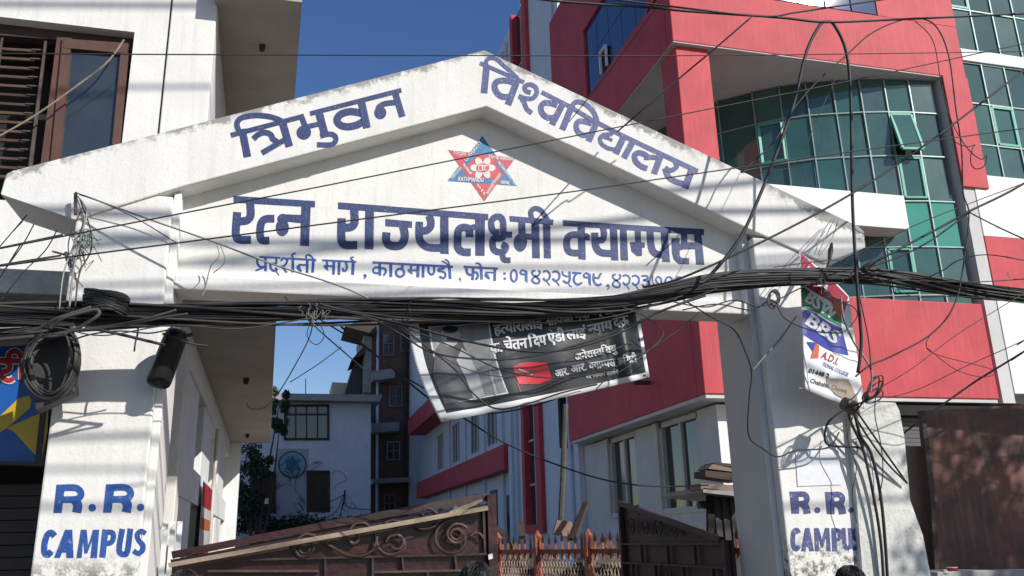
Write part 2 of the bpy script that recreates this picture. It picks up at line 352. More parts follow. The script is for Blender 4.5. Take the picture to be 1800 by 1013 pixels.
def sign_line(name, m, Y, blocks, parent):
    P = Paint(onY(Y))
    for ox, oy, sc, items in blocks: P.run(ox, oy, sc, items)
    return P.done(name, m, parent)
B1 = [(76, (143, 490), (197, 768)), (50, (32, 553), (757, 362)), (56, (110, 505), (92, 440), (130, 385), (220, 362), (320, 357), (430, 372), (520, 405), (575, 450)),
      (58, (255, 590), (300, 548), (365, 525), (425, 545), (450, 590), (492, 618)), (76, (545, 430), (612, 665)), (56, (340, 728), (560, 600)),
      (56, (735, 375), (772, 480)), ('D', 755, 525, 72, 70), (50, (775, 470), (915, 438)), (76, (908, 340), (962, 545)),
      (50, (918, 560), (1010, 540), (1062, 560), (1068, 610), (1020, 645), (885, 645)), (46, (818, 338), (1718, 107)),
      (74, (1322, 215), (1380, 480)), (74, (1330, 335), (1215, 318), (1120, 345), (1082, 400), (1112, 450), (1190, 468), (1280, 450), (1350, 410)),
      (66, (1656, 130), (1728, 370)), (56, (1665, 228), (1560, 240), (1500, 270), (1485, 320)), ('D', 1510, 330, 60, 64)]
sign_line('lettering', BLUE, 6.0, [(400, 140, 5.625, B1)], gate)['label'] = 'painted word on the left slope of the gable'
B2 = [(50, (90, 143), (618, 373)), (80, (172, 170), (140, 502)), (50, (172, 175), (165, 120), (215, 85), (290, 100), (370, 170), (450, 240), (545, 330)), (80, (545, 320), (425, 640)),
      (72, (485, 370), (385, 350), (295, 365), (265, 420), (290, 490), (350, 540), (440, 545)), (56, (695, 495), (640, 475), (625, 425), (680, 398), (750, 430), (765, 500), (720, 560), (640, 565), (550, 535)),
      (56, (570, 530), (615, 610), (650, 690), (710, 738)), (50, (822, 488), (1200, 680)),
      (68, (1010, 645), (930, 620), (850, 620), (815, 680), (840, 750), (900, 792), (980, 790)), (76, (1080, 620), (948, 875)), (76, (1180, 660), (1070, 935))]
B3 = [(50, (40, 130), (45, 80), (95, 55), (170, 80), (240, 140), (280, 210), (300, 290)), (44, (50, 130), (268, 262)), (50, (262, 255), (540, 400)), (50, (530, 395), (800, 525)), (52, (790, 520), (1350, 785)),
      (58, (240, 285), (160, 262), (100, 262), (75, 310), (95, 370), (150, 405), (225, 395)), (68, (285, 280), (205, 470)),
      (44, (455, 360), (440, 395), (365, 400), (325, 440), (345, 500), (420, 545), (500, 555)), (34, (350, 420), (410, 440), (455, 460)), (70, (575, 420), (490, 600)), (66, (670, 470), (575, 645)),
      (66, (965, 610), (890, 810)), (58, (820, 755), (765, 735), (700, 680), (690, 610), (745, 590), (810, 620), (815, 665)), (50, (800, 640), (860, 635), (940, 645)),
      (72, (1290, 760), (1215, 960)), (50, (1115, 680), (1125, 740), (1060, 775), (1005, 745)), (62, (1005, 750), (1040, 840), (1115, 890), (1225, 920))]
FADED = mat('faded_navy_sign_paint', (.036, .050, .165), (.06, .075, .20), .6, 5, .4, 60, streak=.5, streakcol=(.15, .17, .32), fine=.6, finecol=(.42, .42, .45))
sign_line('lettering', FADED, 6.0, [(830, 90, 6.755, B2), (1000, 170, 5.958, B3)], gate)['label'] = 'faded painted word on the right slope of the gable'
B4 = [('P', (65, 60), (990, 120), (988, 193), (70, 140)), (92, (255, 140), (262, 240), (255, 300), (215, 340), (140, 350)), (92, (110, 245), (96, 420), (96, 500), (130, 555), (265, 558)),
      (88, (530, 320), (430, 325), (382, 370), (368, 470), (385, 560), (472, 565)), ('P', (600, 268), (840, 278), (840, 372), (640, 350)), ('D', 620, 420, 74, 98), ('P', (835, 180), (940, 190), (920, 630), (820, 625)), ('D', 628, 320, 66, 55),
      ('P', (1250, 135), (1830, 178), (1830, 250), (1250, 210)), (92, (1430, 215), (1437, 320), (1430, 380), (1390, 415), (1310, 422)), (92, (1290, 315), (1287, 540), (1320, 612), (1465, 618)), ('P', (1558, 225), (1655, 235), (1648, 665), (1550, 660))]
B5 = [('P', (-5, 62), (1115, 150), (1115, 210), (0, 122)), ('P', (97, 198), (362, 222), (362, 287), (97, 270)), (82, (265, 250), (287, 330), (285, 400), (250, 455), (190, 466), (130, 450), (105, 400), (110, 330)),
      (76, (530, 165), (548, 230), (540, 280), (500, 312), (440, 315)), (76, (435, 225), (432, 370), (460, 440), (530, 480), (650, 485)), ('P', (640, 165), (722, 175), (724, 545), (640, 540)),
      (76, (943, 528), (860, 522), (815, 480), (812, 400), (820, 315), (860, 284), (920, 292), (930, 330), (930, 378)), (58, (910, 310), (970, 280), (1040, 285)), ('P', (985, 190), (1083, 200), (1078, 562), (988, 560)),
      (64, (1225, 328), (1170, 322), (1148, 280), (1148, 220), (1180, 182), (1232, 180), (1260, 225), (1264, 330), (1262, 375), (1215, 392), (1165, 395), (1158, 445), (1170, 500), (1215, 525), (1272, 515), (1288, 470), (1248, 448)),
      (60, (1265, 352), (1350, 356)), (55, (1255, 550), (1272, 600), (1335, 606)),
      ('P', (1325, 168), (1760, 205), (1755, 258), (1330, 222)), (68, (1447, 230), (1450, 380)), ('D', 1432, 432, 66, 88), ('P', (1470, 340), (1555, 345), (1555, 405), (1470, 400)), ('P', (1540, 235), (1618, 240), (1626, 588), (1550, 585)),
      ('P', (1655, 235), (1728, 245), (1735, 590), (1665, 585)), (52, (1545, 195), (1535, 130), (1575, 95), (1630, 110), (1670, 160), (1722, 240))]
B6 = [('P', (175, 102), (800, 148), (1665, 198), (1665, 262), (800, 206), (178, 163)), ('P', (330, 165), (408, 172), (418, 522), (342, 515)), (72, (375, 262), (275, 258), (222, 300), (222, 400), (265, 445), (380, 452)),
      (58, (390, 268), (432, 275), (430, 315)), (66, (600, 185), (610, 250), (595, 310), (540, 315)), (74, (512, 235), (517, 350), (545, 420), (600, 450), (710, 455)), ('P', (672, 190), (748, 195), (762, 530), (686, 525)),
      ('P', (778, 200), (848, 205), (864, 530), (786, 525)), (62, (965, 210), (970, 340)), ('P', (885, 335), (1010, 335), (1010, 478), (960, 482), (900, 430)), ('P', (1000, 338), (1040, 338), (1040, 395), (1000, 395)),
      (76, (1095, 215), (1103, 350), (1125, 430), (1180, 465), (1265, 468)), ('P', (1208, 225), (1282, 230), (1307, 548), (1225, 545)),
      (66, (1450, 240), (1455, 330), (1435, 382), (1370, 392)), ('P', (1322, 295), (1408, 295), (1408, 480), (1430, 502), (1508, 503), (1508, 570), (1400, 568), (1345, 520), (1325, 440)), ('P', (1450, 335), (1600, 340), (1600, 410), (1450, 412)), ('P', (1558, 235), (1635, 245), (1668, 575), (1582, 572))]
sign_line('lettering', BLUE, TY, [(400, 335, 6.4286, B4), (660, 350, 5.625, B5), (960, 370, 6.0, B6)], gate)['label'] = 'large painted campus name on the pediment'
LA = [(28, (148, 153), (478, 170)), (38, (110, 178), (115, 255), (150, 305), (235, 312)), (42, (240, 160), (242, 378)), (28, (82, 368), (150, 345), (235, 310)), (34, (418, 165), (408, 268)), (28, (305, 255), (420, 258)),
      (34, (320, 262), (322, 320), (360, 370), (412, 368), (420, 345), (388, 335)), (18, (400, 370), (458, 446)), (34, (485, 215), (512, 177), (560, 178), (585, 212), (560, 270), (515, 305), (475, 300)), (28, (498, 300), (580, 402)),
      (30, (588, 176), (1045, 202)), (42, (675, 185), (672, 395)), (28, (685, 165), (660, 132), (680, 105), (718, 98)), (28, (765, 278), (910, 280)), (38, (790, 282), (748, 312), (770, 350), (812, 378)), (44, (902, 195), (898, 405)), ('P', (735, 305), (780, 300), (818, 385), (765, 362)),
      (44, (1000, 190), (985, 402)), (28, (888, 175), (882, 140), (915, 120), (955, 135), (1002, 190)), (30, (1138, 205), (1675, 232)), (34, (1212, 215), (1215, 290)), (28, (1165, 297), (1310, 300)), ('P', (1155, 285), (1225, 300), (1240, 378), (1175, 330)),
      (42, (1325, 222), (1315, 432)), (42, (1408, 225), (1402, 435)), (34, (1512, 232), (1530, 320), (1510, 368), (1472, 368), (1465, 325)), (44, (1630, 232), (1620, 435)), (28, (1640, 215), (1597, 190), (1595, 165), (1638, 156))]
LB = [('D', 10, 275, 20, 20), (14, (28, 275), (12, 305), (-8, 312)), (28, (102, 115), (1083, 168)), (34, (190, 122), (192, 275)), (24, (188, 182), (140, 175), (112, 205), (125, 240), (192, 248)), (26, (200, 188), (250, 190), (265, 230), (235, 275)),
      (36, (325, 128), (326, 290)), (30, (467, 140), (465, 185)), ('R', 438, 240, 50, 48, 28), (26, (572, 148), (570, 205)), (22, (530, 208), (660, 212)), ('P', (530, 205), (580, 212), (592, 262), (545, 235)), (34, (657, 150), (655, 295)),
      (34, (720, 152), (716, 298)), (27, (785, 160), (785, 230), (820, 264), (850, 235), (852, 162)), (26, (972, 168), (968, 190), (912, 195), (908, 218), (970, 232), (990, 270), (965, 308), (915, 285)), (34, (1037, 165), (1047, 315)),
      (18, (943, 98), (990, 118), (1032, 162)), (18, (983, 78), (1022, 100), (1042, 160)), ('D', 1165, 315, 12, 12), (10, (1174, 315), (1172, 335), (1168, 352)), (26, (1213, 168), (1630, 190)), (30, (1243, 180), (1255, 240), (1285, 264), (1330, 262)),
      (32, (1328, 178), (1320, 328)), (27, (1330, 238), (1372, 240), (1385, 285), (1360, 325)), (32, (1423, 175), (1432, 322)), (20, (1357, 125), (1400, 130), (1427, 178)), (34, (1592, 185), (1588, 340)), (20, (1475, 236), (1595, 240)),
      (28, (1492, 242), (1480, 278), (1528, 312)), ('P', (1476, 262), (1510, 258), (1530, 318), (1492, 300)), ('D', 1708, 250, 17, 15), ('D', 1712, 312, 17, 14)]
d4 = [(30, (548, 188), (502, 200), (508, 248), (560, 285), (612, 335), (602, 383), (545, 388), (498, 345), (528, 295), (600, 262), (622, 215), (598, 182))]
d2 = [(31, (668, 208), (730, 195), (778, 240), (768, 315), (712, 345), (672, 305)), (17, (728, 358), (750, 385), (778, 424))]
d1 = [(30, (402, 205), (350, 180), (313, 212), (330, 242), (385, 250)), ('P', (382, 175), (425, 200), (425, 382), (385, 345))]
def sh(items, dx, dy):
    out = []
    for it in items:
        if it[0] in ('D', 'R'): out.append((it[0], it[1]+dx, it[2]+dy)+it[3:])
        else: out.append((it[0],)+tuple((x+dx, y+dy) for x, y in it[1:]))
    return out
LC = [('R', 210, 270, 48, 92, 30)] + d1 + d4 + d2 + sh(d2, 152, 5) + [(30, (975, 200), (985, 250), (1015, 270), (1070, 285)), (36, (1088, 200), (1095, 330)), (35, (1095, 310), (1080, 370), (1040, 382), (985, 348)), (20, (1070, 390), (1095, 430), (1130, 436)),
      (30, (1128, 222), (1275, 232)), (34, (1200, 235), (1160, 300), (1165, 370), (1220, 410), (1290, 378))] + sh(d1, 1003, 50) + [(35, (1475, 235), (1468, 330), (1500, 400), (1550, 418), (1595, 395)), (30, (1490, 300), (1550, 305), (1572, 250), (1600, 240)),
      ('D', 1692, 428, 22, 20), (12, (1712, 430), (1715, 460), (1685, 490))]
LD = [('D', 75, 378, 22, 20), (12, (95, 380), (98, 410), (65, 440))] + sh(d4, -347, 17) + sh(d2, -358, 22) + sh(d2, -212, 28) + [(29, (605, 232), (690, 228), (705, 270), (640, 295), (712, 312), (730, 375), (660, 400), (618, 362)), (18, (785, 232), (790, 330), (835, 385)),
      (26, (880, 365), (835, 290), (870, 240), (920, 280), (920, 350)), ('R', 1042, 320, 58, 76, 28), (30, (1232, 252), (1170, 250), (1165, 300), (1235, 318), (1180, 345), (1175, 390), (1225, 405))]
sign_line('lettering', BLUE2, TY, [(440, 435, 9, LA), (640, 445, 6.923, LB), (880, 455, 9, LC), (1060, 460, 9, LD)], gate)['label'] = 'small painted line with address and telephone numbers'
RL = [('P', (298, 528), (345, 528), (326, 678), (282, 678)), (36, (320, 546), (400, 546), (428, 575), (405, 604), (320, 608)), (48, (392, 606), (410, 635), (405, 676))]
CL = [(33, (290, 800), (272, 782), (250, 795), (236, 840), (236, 885), (254, 898), (272, 878)), ('P', (286, 914), (344, 766), (382, 766), (389, 914), (352, 914), (351, 886), (328, 886), (318, 914)), ('P', (404, 914), (428, 766), (458, 766), (466, 850), (492, 766), (524, 766), (512, 914), (478, 914), (488, 820), (462, 890), (446, 890), (440, 820), (432, 914)),
      (32, (557, 765), (541, 912)), (27, (556, 779), (590, 780), (600, 800), (588, 832), (552, 838)), (31, (646, 762), (630, 850), (632, 886), (652, 896), (672, 880), (688, 760)), (27, (768, 788), (745, 774), (724, 792), (732, 822), (754, 848), (750, 878), (726, 890), (704, 876))]
sign_line('lettering', BLUE2, 6.02, [(0, 676, 3, RL + [('D', 487, 650, 20, 20)] + sh(RL, 262, -2) + [('D', 742, 648, 19, 19)] + CL)], gate)['label'] = 'R.R. CAMPUS on the left pier'
RR = [('P', (562, 565), (610, 565), (614, 682), (573, 682)), (30, (590, 580), (640, 580), (655, 603), (640, 626), (595, 630)), (38, (632, 628), (650, 650), (656, 682))]
CR = [(24, (612, 784), (602, 768), (586, 776), (580, 820), (586, 858), (600, 868), (613, 852)), ('P', (625, 879), (645, 757), (668, 757), (692, 879), (668, 879), (664, 856), (650, 856), (647, 879)), ('P', (697, 879), (693, 757), (716, 757), (735, 820), (750, 757), (772, 757), (780, 879), (760, 879), (756, 800), (740, 860), (730, 860), (716, 800), (718, 879)),
      (24, (796, 757), (801, 879)), (19, (798, 767), (822, 770), (832, 790), (824, 814), (800, 818)), (22, (848, 757), (853, 840), (862, 862), (878, 860), (886, 838), (880, 757)), (20, (926, 778), (912, 767), (898, 780), (902, 806), (922, 828), (924, 856), (908, 867), (896, 856))]
sign_line('lettering', FADED, 6.02, [(1200, 676, 3, RR + [('D', 710, 663, 16, 16)] + sh(RR, 187, 2) + [('D', 887, 663, 14, 14)] + CR)], gate)['label'] = 'R.R. CAMPUS on the right pier'
# emblem
ERED = mat('emblem_red', (.58, .085, .10), (.48, .07, .09), .6, 14, .3, 60, fine=.1); EBLU = mat('emblem_blue', (.035, .16, .33), (.05, .20, .38), .6, 14, .3, 60); EWHT = mat('emblem_white', (.72, .68, .62), (.62, .58, .54), .7, 14)
def E(pts): return [(775+x/7.793, 230+y/7.793) for x, y in pts]
P = Paint(onY(TY), .0); P.poly(E([(568, 70), (1042, 757), (88, 690)])); em = P.done('emblem', EBLU, gate); em['label'] = 'six-pointed star emblem of a blue and a red triangle'
P = Paint(onY(TY), .0008); P.poly(E([(98, 265), (1020, 375), (595, 970)])); P.done('red_triangle', ERED, em)
P = Paint(onY(TY), .0016); P.poly(E([(345, 632), (715, 665), (690, 730), (400, 712)])); P.poly(E([(315, 415), (440, 245), (560, 165), (620, 230), (490, 318), (365, 480)])); P.poly(E([(738, 420), (825, 430), (905, 550), (866, 608)])); P.done('blue_band', EBLU, em)
P = Paint(onY(TY), .0026)
cx, cy = 573, 512
for i in range(6):
    a = pi/3*i; px_, py_ = cx+112*cos(a), cy+98*sin(a); P.disc(775+px_/7.793, 230+py_/7.793, 60/7.793, 46/7.793, rot=a)
P.disc(775+cx/7.793, 230+cy/7.793, 100/7.793, 80/7.793)
def eseg(wd, *p): P.stroke(wd/7.793, E(p))
letter(P, 'KATHMANDU', *E([(232, 690), (578, 706)]), 7, .03, True); letter(P, 'NEPAL', *E([(812, 733), (938, 740)]), 6, .03, True)
letter(P, 'TRIBHUVAN', *E([(148, 678), (285, 520)]), 5, .02, True); letter(P, 'UNIVERSITY', *E([(350, 432), (560, 160)]), 6, .03, True)
letter(P, 'INCORPORATED 1959', *E([(775, 440), (1008, 752)]), 4.6, .02, True)
TRI = ['ि', '/त', 'र', 'भु', 'व', 'न']; VISH = ['ि', 'व', '/श', 'व', 'ि', 'व', '/द', 'या', 'ल', 'य']
letter(P, TRI, *E([(172, 325), (338, 340)]), 5, .03); letter(P, VISH, *E([(655, 385), (988, 418)]), 5.5, .03)
letter(P, ['ने', 'पा', 'ल'], *E([(730, 740), (830, 605)]), 5, .03); letter(P, ['का', 'ठ', 'मा', 'ण', 'डौ'], *E([(640, 880), (730, 745)]), 5, .03); letter(P, ['२', '०', '१', '६'], *E([(470, 740), (590, 890)]), 5, .03)
letter(P, ['का', 'ठ', 'मा', 'ण', 'डौ'], *E([(290, 470), (395, 610)]), 4.5, .03)
P.done('flower_and_lettering', EWHT, em)
P = Paint(onY(TY), .0055); P.disc(775+cx/7.793, 230+cy/7.793, 90/7.793, 62/7.793); P.done('centre_disc', ERED, em)
P = Paint(onY(TY), .0062); eseg(16, (510, 490), (540, 478), (590, 484), (632, 480)); eseg(18, (572, 485), (566, 520), (578, 552)); eseg(10, (600, 490), (598, 540), (632, 545)); eseg(10, (515, 500), (520, 545), (560, 555)); P.done('centre_letter', EWHT, em)

# rough stub wall beside the right pier
stub = MB().prism([UY(x, y, 5.97) for x, y in [(1492, 712), (1530, 706), (1574, 708), (1581, 722), (1590, 770), (1600, 880), (1622, 940), (1645, 1060), (1650, 1300), (1560, 1300), (1530, 1100), (1517, 1013)]], (0, .55, 0))
tag(stub.build('stub_wall', mat('flaking_white_render', (.68, .67, .63), (.50, .49, .45), .9, 3, .8, 25, streak=.2, fine=.8), None, .012), 'low flaking white wall stub against the right gate pier, cables running down it', 'wall')
tag(plate('paper_notice', [(1398, 790), (1474, 791), (1479, 852), (1402, 855)], 6.015, -.002, mat('notice_paper', (.74, .74, .76), (.66, .66, .70), .8, 30)), 'plain white paper notice pasted on the right pier above R.R.', 'notice')
# ================================================================ red and white building on the right
XR, YR = 6.87, 13.0
rb = thing('campus_building', 'tall red and white campus building with green curved glass wall right of the gate', 'building', (10, 16, 0))
ZL = 10.74                                                    # underside of the big red lintel
# --- street face
box('lintel', XR, 13.70, YR, YR+.26, ZL, 12.02, RED, rb, .02)
box('lintel_back', XR+.3, 13.70, YR+.262, YR+1.0, ZL+.13, 12.0, RED, rb)
box('upper_wall', XR+.002, 13.70, YR+.06, YR+1.0, 14.4, 16.0, RED, rb)
box('upper_wall', XR, 7.9, YR+.001, YR+1.0, 12.02, 14.4, RED, rb); box('upper_wall', 11.72, 13.70, YR+.001, YR+1.0, 12.02, 14.4, RED, rb)
for i in range(6):
    x0 = 7.9+i*.637
    for z0, z1 in ((12.02, 12.8), (12.8, 13.6), (13.6, 14.4)): box('glass_pane', x0+.02, x0+.617, YR+.02, YR+.05, z0+.03, z1-.02, BGLASS, rb)
box('mullion_backing', 7.9, 11.72, YR+.07, YR+.12, 12.02, 14.4, ALU, rb)
box('column', 13.06, 13.70, YR-.03, YR+.03, 8.2, ZL+.02, RED, rb, .015)
box('column', 6.98, 7.69, YR+.12, YR+.8, 5.7, ZL-.022, RED, rb, .015)
# soffit and recess walls
box('soffit', XR+.012, 13.06, YR+.012, 20.8, ZL-.02, ZL-.002, REVEAL, rb)
box('recess_side', 13.07, 13.36, YR+.035, 16.5, 8.201, ZL-.021, REVEAL, rb)
box('recess_side', 13.075, 13.36, YR+.03, 16.5, 3.8, 8.2, REVEAL, rb)
box('floor_slab', 7.05, 13.07, YR+.32, 15.6, 5.4, 5.6, LEDGE, rb)
box('back_wall', 6.9, 13.2, 21.0, 21.2, 3.8, ZL, DARK, rb); box('floor_slab', 7.05, 13.07, 15.6, 20.9, 5.4, 5.58, LEDGE, rb)
# lower red panel
box('red_panel', XR, 12.97, YR, YR+.3, 3.87, 5.73, RED, rb, .015)
box('red_panel', XR, XR+.3, YR+.302, 20.3, 3.87, 5.73, RED, rb, .015)
box('panel_underside', XR+.03, 12.95, YR+.03, 20.2, 3.80, 3.868, REVEAL, rb)
# white spandrel band
box('white_band', 7.75, 11.58, YR-.02, YR+.5, 7.17, 7.88, WHITE2, rb, .01)
# curved curtain wall: its plan follows the arc of its head under the soffit
head = [(1105, 262), (1142, 236), (1175, 216), (1205, 205), (1232, 190), (1260, 176), (1320, 160), (1367, 150), (1413, 143), (1460, 140), (1507, 137.5), (1550, 137), (1593, 138), (1637, 141)]
arc = [UZ(x, y, ZL) for x, y in head]; arc = [Vector((p.x, p.y)) for p in arc]
ROWS = [5.62, 5.95, 6.95, 7.93, 8.93, 9.93, ZL-.025]
def pane(p, q, z0, z1, m, name='glass_pane', g=.024, off=0, parent=None):
    if m is GGLASS: m = random.choice(GVAR); q = q+Vector((random.uniform(-.01, .01), random.uniform(-.01, .01)))
    d = (q-p).normalized(); nn = Vector((d.y, -d.x)); a = p+d*g+nn*off; b = q-d*g+nn*off
    t = nn*.02; r_ = random.uniform(-.009, .009)
    return MB().prism([(a.x, a.y, z0+g), (b.x, b.y, z0+g), (b.x, b.y+r_, z1-g), (a.x, a.y+r_, z1-g)], (-t.x, -t.y, 0)).build(name, m, parent or rb)
for i in range(len(arc)-1):
    p, q = arc[i], arc[i+1]; d = (q-p).normalized(); nn = Vector((d.y, -d.x))
    MB().prism([(p.x-nn.x*.06, p.y-nn.y*.06, 5.5), (p.x+d.x*.026-nn.x*.06, p.y+d.y*.026-nn.y*.06, 5.5), (p.x+d.x*.026+nn.x*.03, p.y+d.y*.026+nn.y*.03, 5.5), (p.x+nn.x*.03, p.y+nn.y*.03, 5.5)], (0, 0, ZL-5.5)).build('mullion', ALU, rb)
    for k in range(len(ROWS)-1):
        z0, z1 = ROWS[k], ROWS[k+1]
        ven = (i, k) in ((6, 4), (11, 3), (10, 1))
        pm = GGLASS2 if (i in (11, 12) and k == 2) else GGLASS
        if (i, k) in ((11, 4),):
            # open top-hung vent: frame and pane swung outwards
            o1 = p+d*.05; o2 = q-d*.05
            A, B = Vector((o1.x, o1.y, z1-.05)), Vector((o2.x, o2.y, z1-.05)); C_, D_ = Vector((o2.x+nn.x*.22, o2.y+nn.y*.22, z0+.06)), Vector((o1.x+nn.x*.22, o1.y+nn.y*.22, z0+.06))
            v = MB()
            for a, b in ((A, B), (B, C_), (C_, D_), (D_, A)): v.bar(a, b, .06, .05)
            fr = v.build('open_vent', GFRAME, rb); MB().prism([A+Vector((nn.x, nn.y, 0))*.012, B+Vector((nn.x, nn.y, 0))*.012, C_, D_], (nn.x*.012, nn.y*.012, 0)).build('pane', GGLASS, fr)
            pane(p, q, z0, z1, DARK, off=-.08)
            continue
        if ven:
            P3 = [Vector((a.x+nn.x*.02, a.y+nn.y*.02, z)) for a, z in ((p+d*.06, z0+.07), (q-d*.03, z0+.07), (q-d*.03, z1-.06), (p+d*.06, z1-.06))]
            v = MB()
            for j in range(4): v.bar(P3[j], P3[(j+1) % 4], .06, .04)
            fr = v.build('vent_frame', GFRAME, rb); pane(p, q, z0, z1, GGLASS, 'pane', .09, .005, fr)
            continue
        pane(p, q, z0, z1, pm)
    for z in ROWS[1:-1]:
        MB().prism([(p.x-nn.x*.05, p.y-nn.y*.05, z-.013), (q.x-nn.x*.05, q.y-nn.y*.05, z-.013), (q.x+nn.x*.028, q.y+nn.y*.028, z-.013), (p.x+nn.x*.028, p.y+nn.y*.028, z-.018)], (0, 0, .026)).build('transom', ALU, rb)
# interior behind the curved glass
# --- right block
for nme, m, z0, z1 in (('white_band', WHITE2, 7.17, 8.52), ('red_band', RED, 5.83, 7.168), ('white_band', WHITE2, 3.98, 5.828), ('white_band', WHITE2, 11.22, 11.50)):
    box(nme, 13.37 if z0 < 8 else 13.72, 19, YR+.012, YR+1.2, z0, z1, m, rb, .01)
cols = [13.62+.6*i for i in range(9)]
for i in range(8):
    for z0, z1 in ((8.53, 9.25), (9.25, 10.22), (10.22, 11.2), (11.52, 12.55), (12.55, 13.5), (13.5, 14.6)):
        if (i, round(z0, 2)) in ((1, 9.25), (0, 12.55)):
            v = MB(); x0, x1 = cols[i]+.05, cols[i+1]-.03
            for a, b in (((x0, z0+.05), (x1, z0+.05)), ((x1, z0+.05), (x1, z1-.05)), ((x1, z1-.05), (x0, z1-.05)), ((x0, z1-.05), (x0, z0+.05))): v.bar((a[0], YR+.07, a[1]), (b[0], YR+.07, b[1]), .06, .05)
            fr = v.build('vent_frame', GFRAME, rb); box('pane', x0+.03, x1-.03, YR+.075, YR+.09, z0+.08, z1-.08, GGLASS, fr)
            continue
        r_, r2_ = random.uniform(-.008, .008), random.uniform(-.008, .008); MB().prism([(cols[i]+.02, YR+.08+r2_, z0+.02), (cols[i+1]-.02, YR+.08, z0+.02), (cols[i+1]-.02, YR+.08+r_, z1-.02), (cols[i]+.02, YR+.08+r_+r2_, z1-.02)], (0, .015, 0)).build('glass_pane', random.choice(GVAR), rb)
    box('mullion', cols[i]-.014, cols[i]+.014, YR+.05, YR+.12, 8.52, 11.22, ALU, rb); box('mullion', cols[i]-.014, cols[i]+.014, YR+.05, YR+.12, 11.5, 14.6, ALU, rb)
for z in (8.53, 9.25, 10.22, 11.2, 11.52, 12.55, 13.5): box('transom', 13.5, 19, YR+.052, YR+.122, z-.013, z+.013, ALU, rb)
box('back_wall', 13.4, 19, YR+1.25, YR+1.4, 3.9, 16, DARK, rb)
# --- side face towards the courtyard
box('side_wall', XR, XR+.4, 17.75, 20.45, ZL, 16.0, RED, rb, .01)
box('side_wall', XR, XR+.25, YR+.26, 17.75, ZL, 12.08, RED, rb)
box('side_wall', XR, XR+.4, YR+1.0, 17.75, 14.0, 16.0, RED, rb)
for i in range(5):
    for k in range(2):
        y0 = 13.95+i*.76; z0 = 12.08+k*.96
        if (i, k) == (3, 0):
            fr = MB().bar((XR-.02, y0+.05, z0+.05), (XR-.02, y0+.05, z0+.6), .05, .05).bar((XR-.02, y0+.45, z0+.05), (XR-.02, y0+.45, z0+.6), .05, .05).bar((XR-.02, y0+.05, z0+.6), (XR-.02, y0+.45, z0+.6), .05, .05).build('vent_frame', WHITE2, rb)
            box('pane', XR+.03, XR+.05, y0+.05, y0+.45, z0+.05, z0+.6, DARK, fr)
        box('glass_pane', XR+.06, XR+.08, y0+.012, y0+.748, z0+.012, z0+.948, BGLASS, rb)
box('mullion_backing', XR+.075, XR+.10, 13.9, 17.75, 12.08, 14.0, ALU, rb)
box('drain_spout', XR-.35, XR, 20.1, 20.25, 13.1, 13.25, RED, rb)
# rear white wing of the same building
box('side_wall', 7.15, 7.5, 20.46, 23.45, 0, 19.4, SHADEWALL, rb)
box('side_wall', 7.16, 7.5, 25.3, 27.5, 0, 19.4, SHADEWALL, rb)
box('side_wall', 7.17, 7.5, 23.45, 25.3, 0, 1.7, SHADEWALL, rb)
sf = box('strip_window', 7.22, 7.3, 23.45, 25.3, 1.9, 19.4, DGLASS, rb); sf['label'] = 'tall narrow window in a red surround'
box('jamb', 7.02, 7.24, 23.40, 23.85, 1.7, 19.4, RED, sf); box('jamb', 7.02, 7.24, 25.05, 25.35, 1.7, 19.4, RED, sf); box('sill', 7.02, 7.24, 23.85, 25.05, 1.7, 1.95, RED, sf)
v = MB()
v.box(7.17, 7.225, 24.42, 24.48, 1.95, 19.4)
for z in (3.1, 4.4, 6.3, 8.2, 10, 12, 14, 15.6, 17.2): v.box(7.17, 7.225, 23.85, 25.05, z-.03, z+.03)
v.build('glazing_bars', CREAMF, sf)
for y, z0, z1 in ((26.2, 1, 19), (26.8, 1, 19), (20.9, 1, 19)): MB().tube([(7.08, y, z0), (7.08, y, z1)], .05, 8).build('drain_pipe', SHADEWALL, rb)
# ground-floor wall under the red panel
box('ground_wall', 7.3, 7.6, YR+.45, 14.2, 0, 3.76, REVEAL, rb); box('ground_wall', 7.3, 7.6, 15.95, 17.15, 0, 3.76, REVEAL, rb); box('ground_wall', 7.3, 7.6, 18.75, 20.45, 0, 3.76, REVEAL, rb)
box('ground_wall', 7.301, 7.6, 14.2, 15.95, 0, 2.02, REVEAL, rb); box('ground_wall', 7.301, 7.6, 17.15, 18.75, 0, 1.95, REVEAL, rb)
box('ground_wall', 7.302, 12.9, YR+.44, YR+.7, 0, 3.76, WHITE2, rb)
for y0, y1 in ((14.2, 15.95), (17.15, 18.75)):
    wn = box('window', 7.42, 7.44, y0+.1, y1-.1, 2.05, 3.7, DGLASS, rb)
    v = MB().box(7.33, 7.45, y0, y0+.1, 1.98, 3.75).box(7.33, 7.45, y1-.1, y1, 1.98, 3.75).box(7.33, 7.45, y0, y1, 3.65, 3.752).box(7.28, 7.46, y0, y1, 1.96, 2.07)
    v.box(7.36, 7.43, (y0+y1)/2-.04, (y0+y1)/2+.04, 2.0, 3.7); v.build('frame', CREAMF, wn)
    MB().box(7.26, 7.34, y1-.02, y1+.16, 1.98, 3.76).build('shutter_track', CREAMF, wn)
box('duct', 6.55, 6.95, 15.2, 15.3, 4.42, 4.49, DARKWOOD, rb)
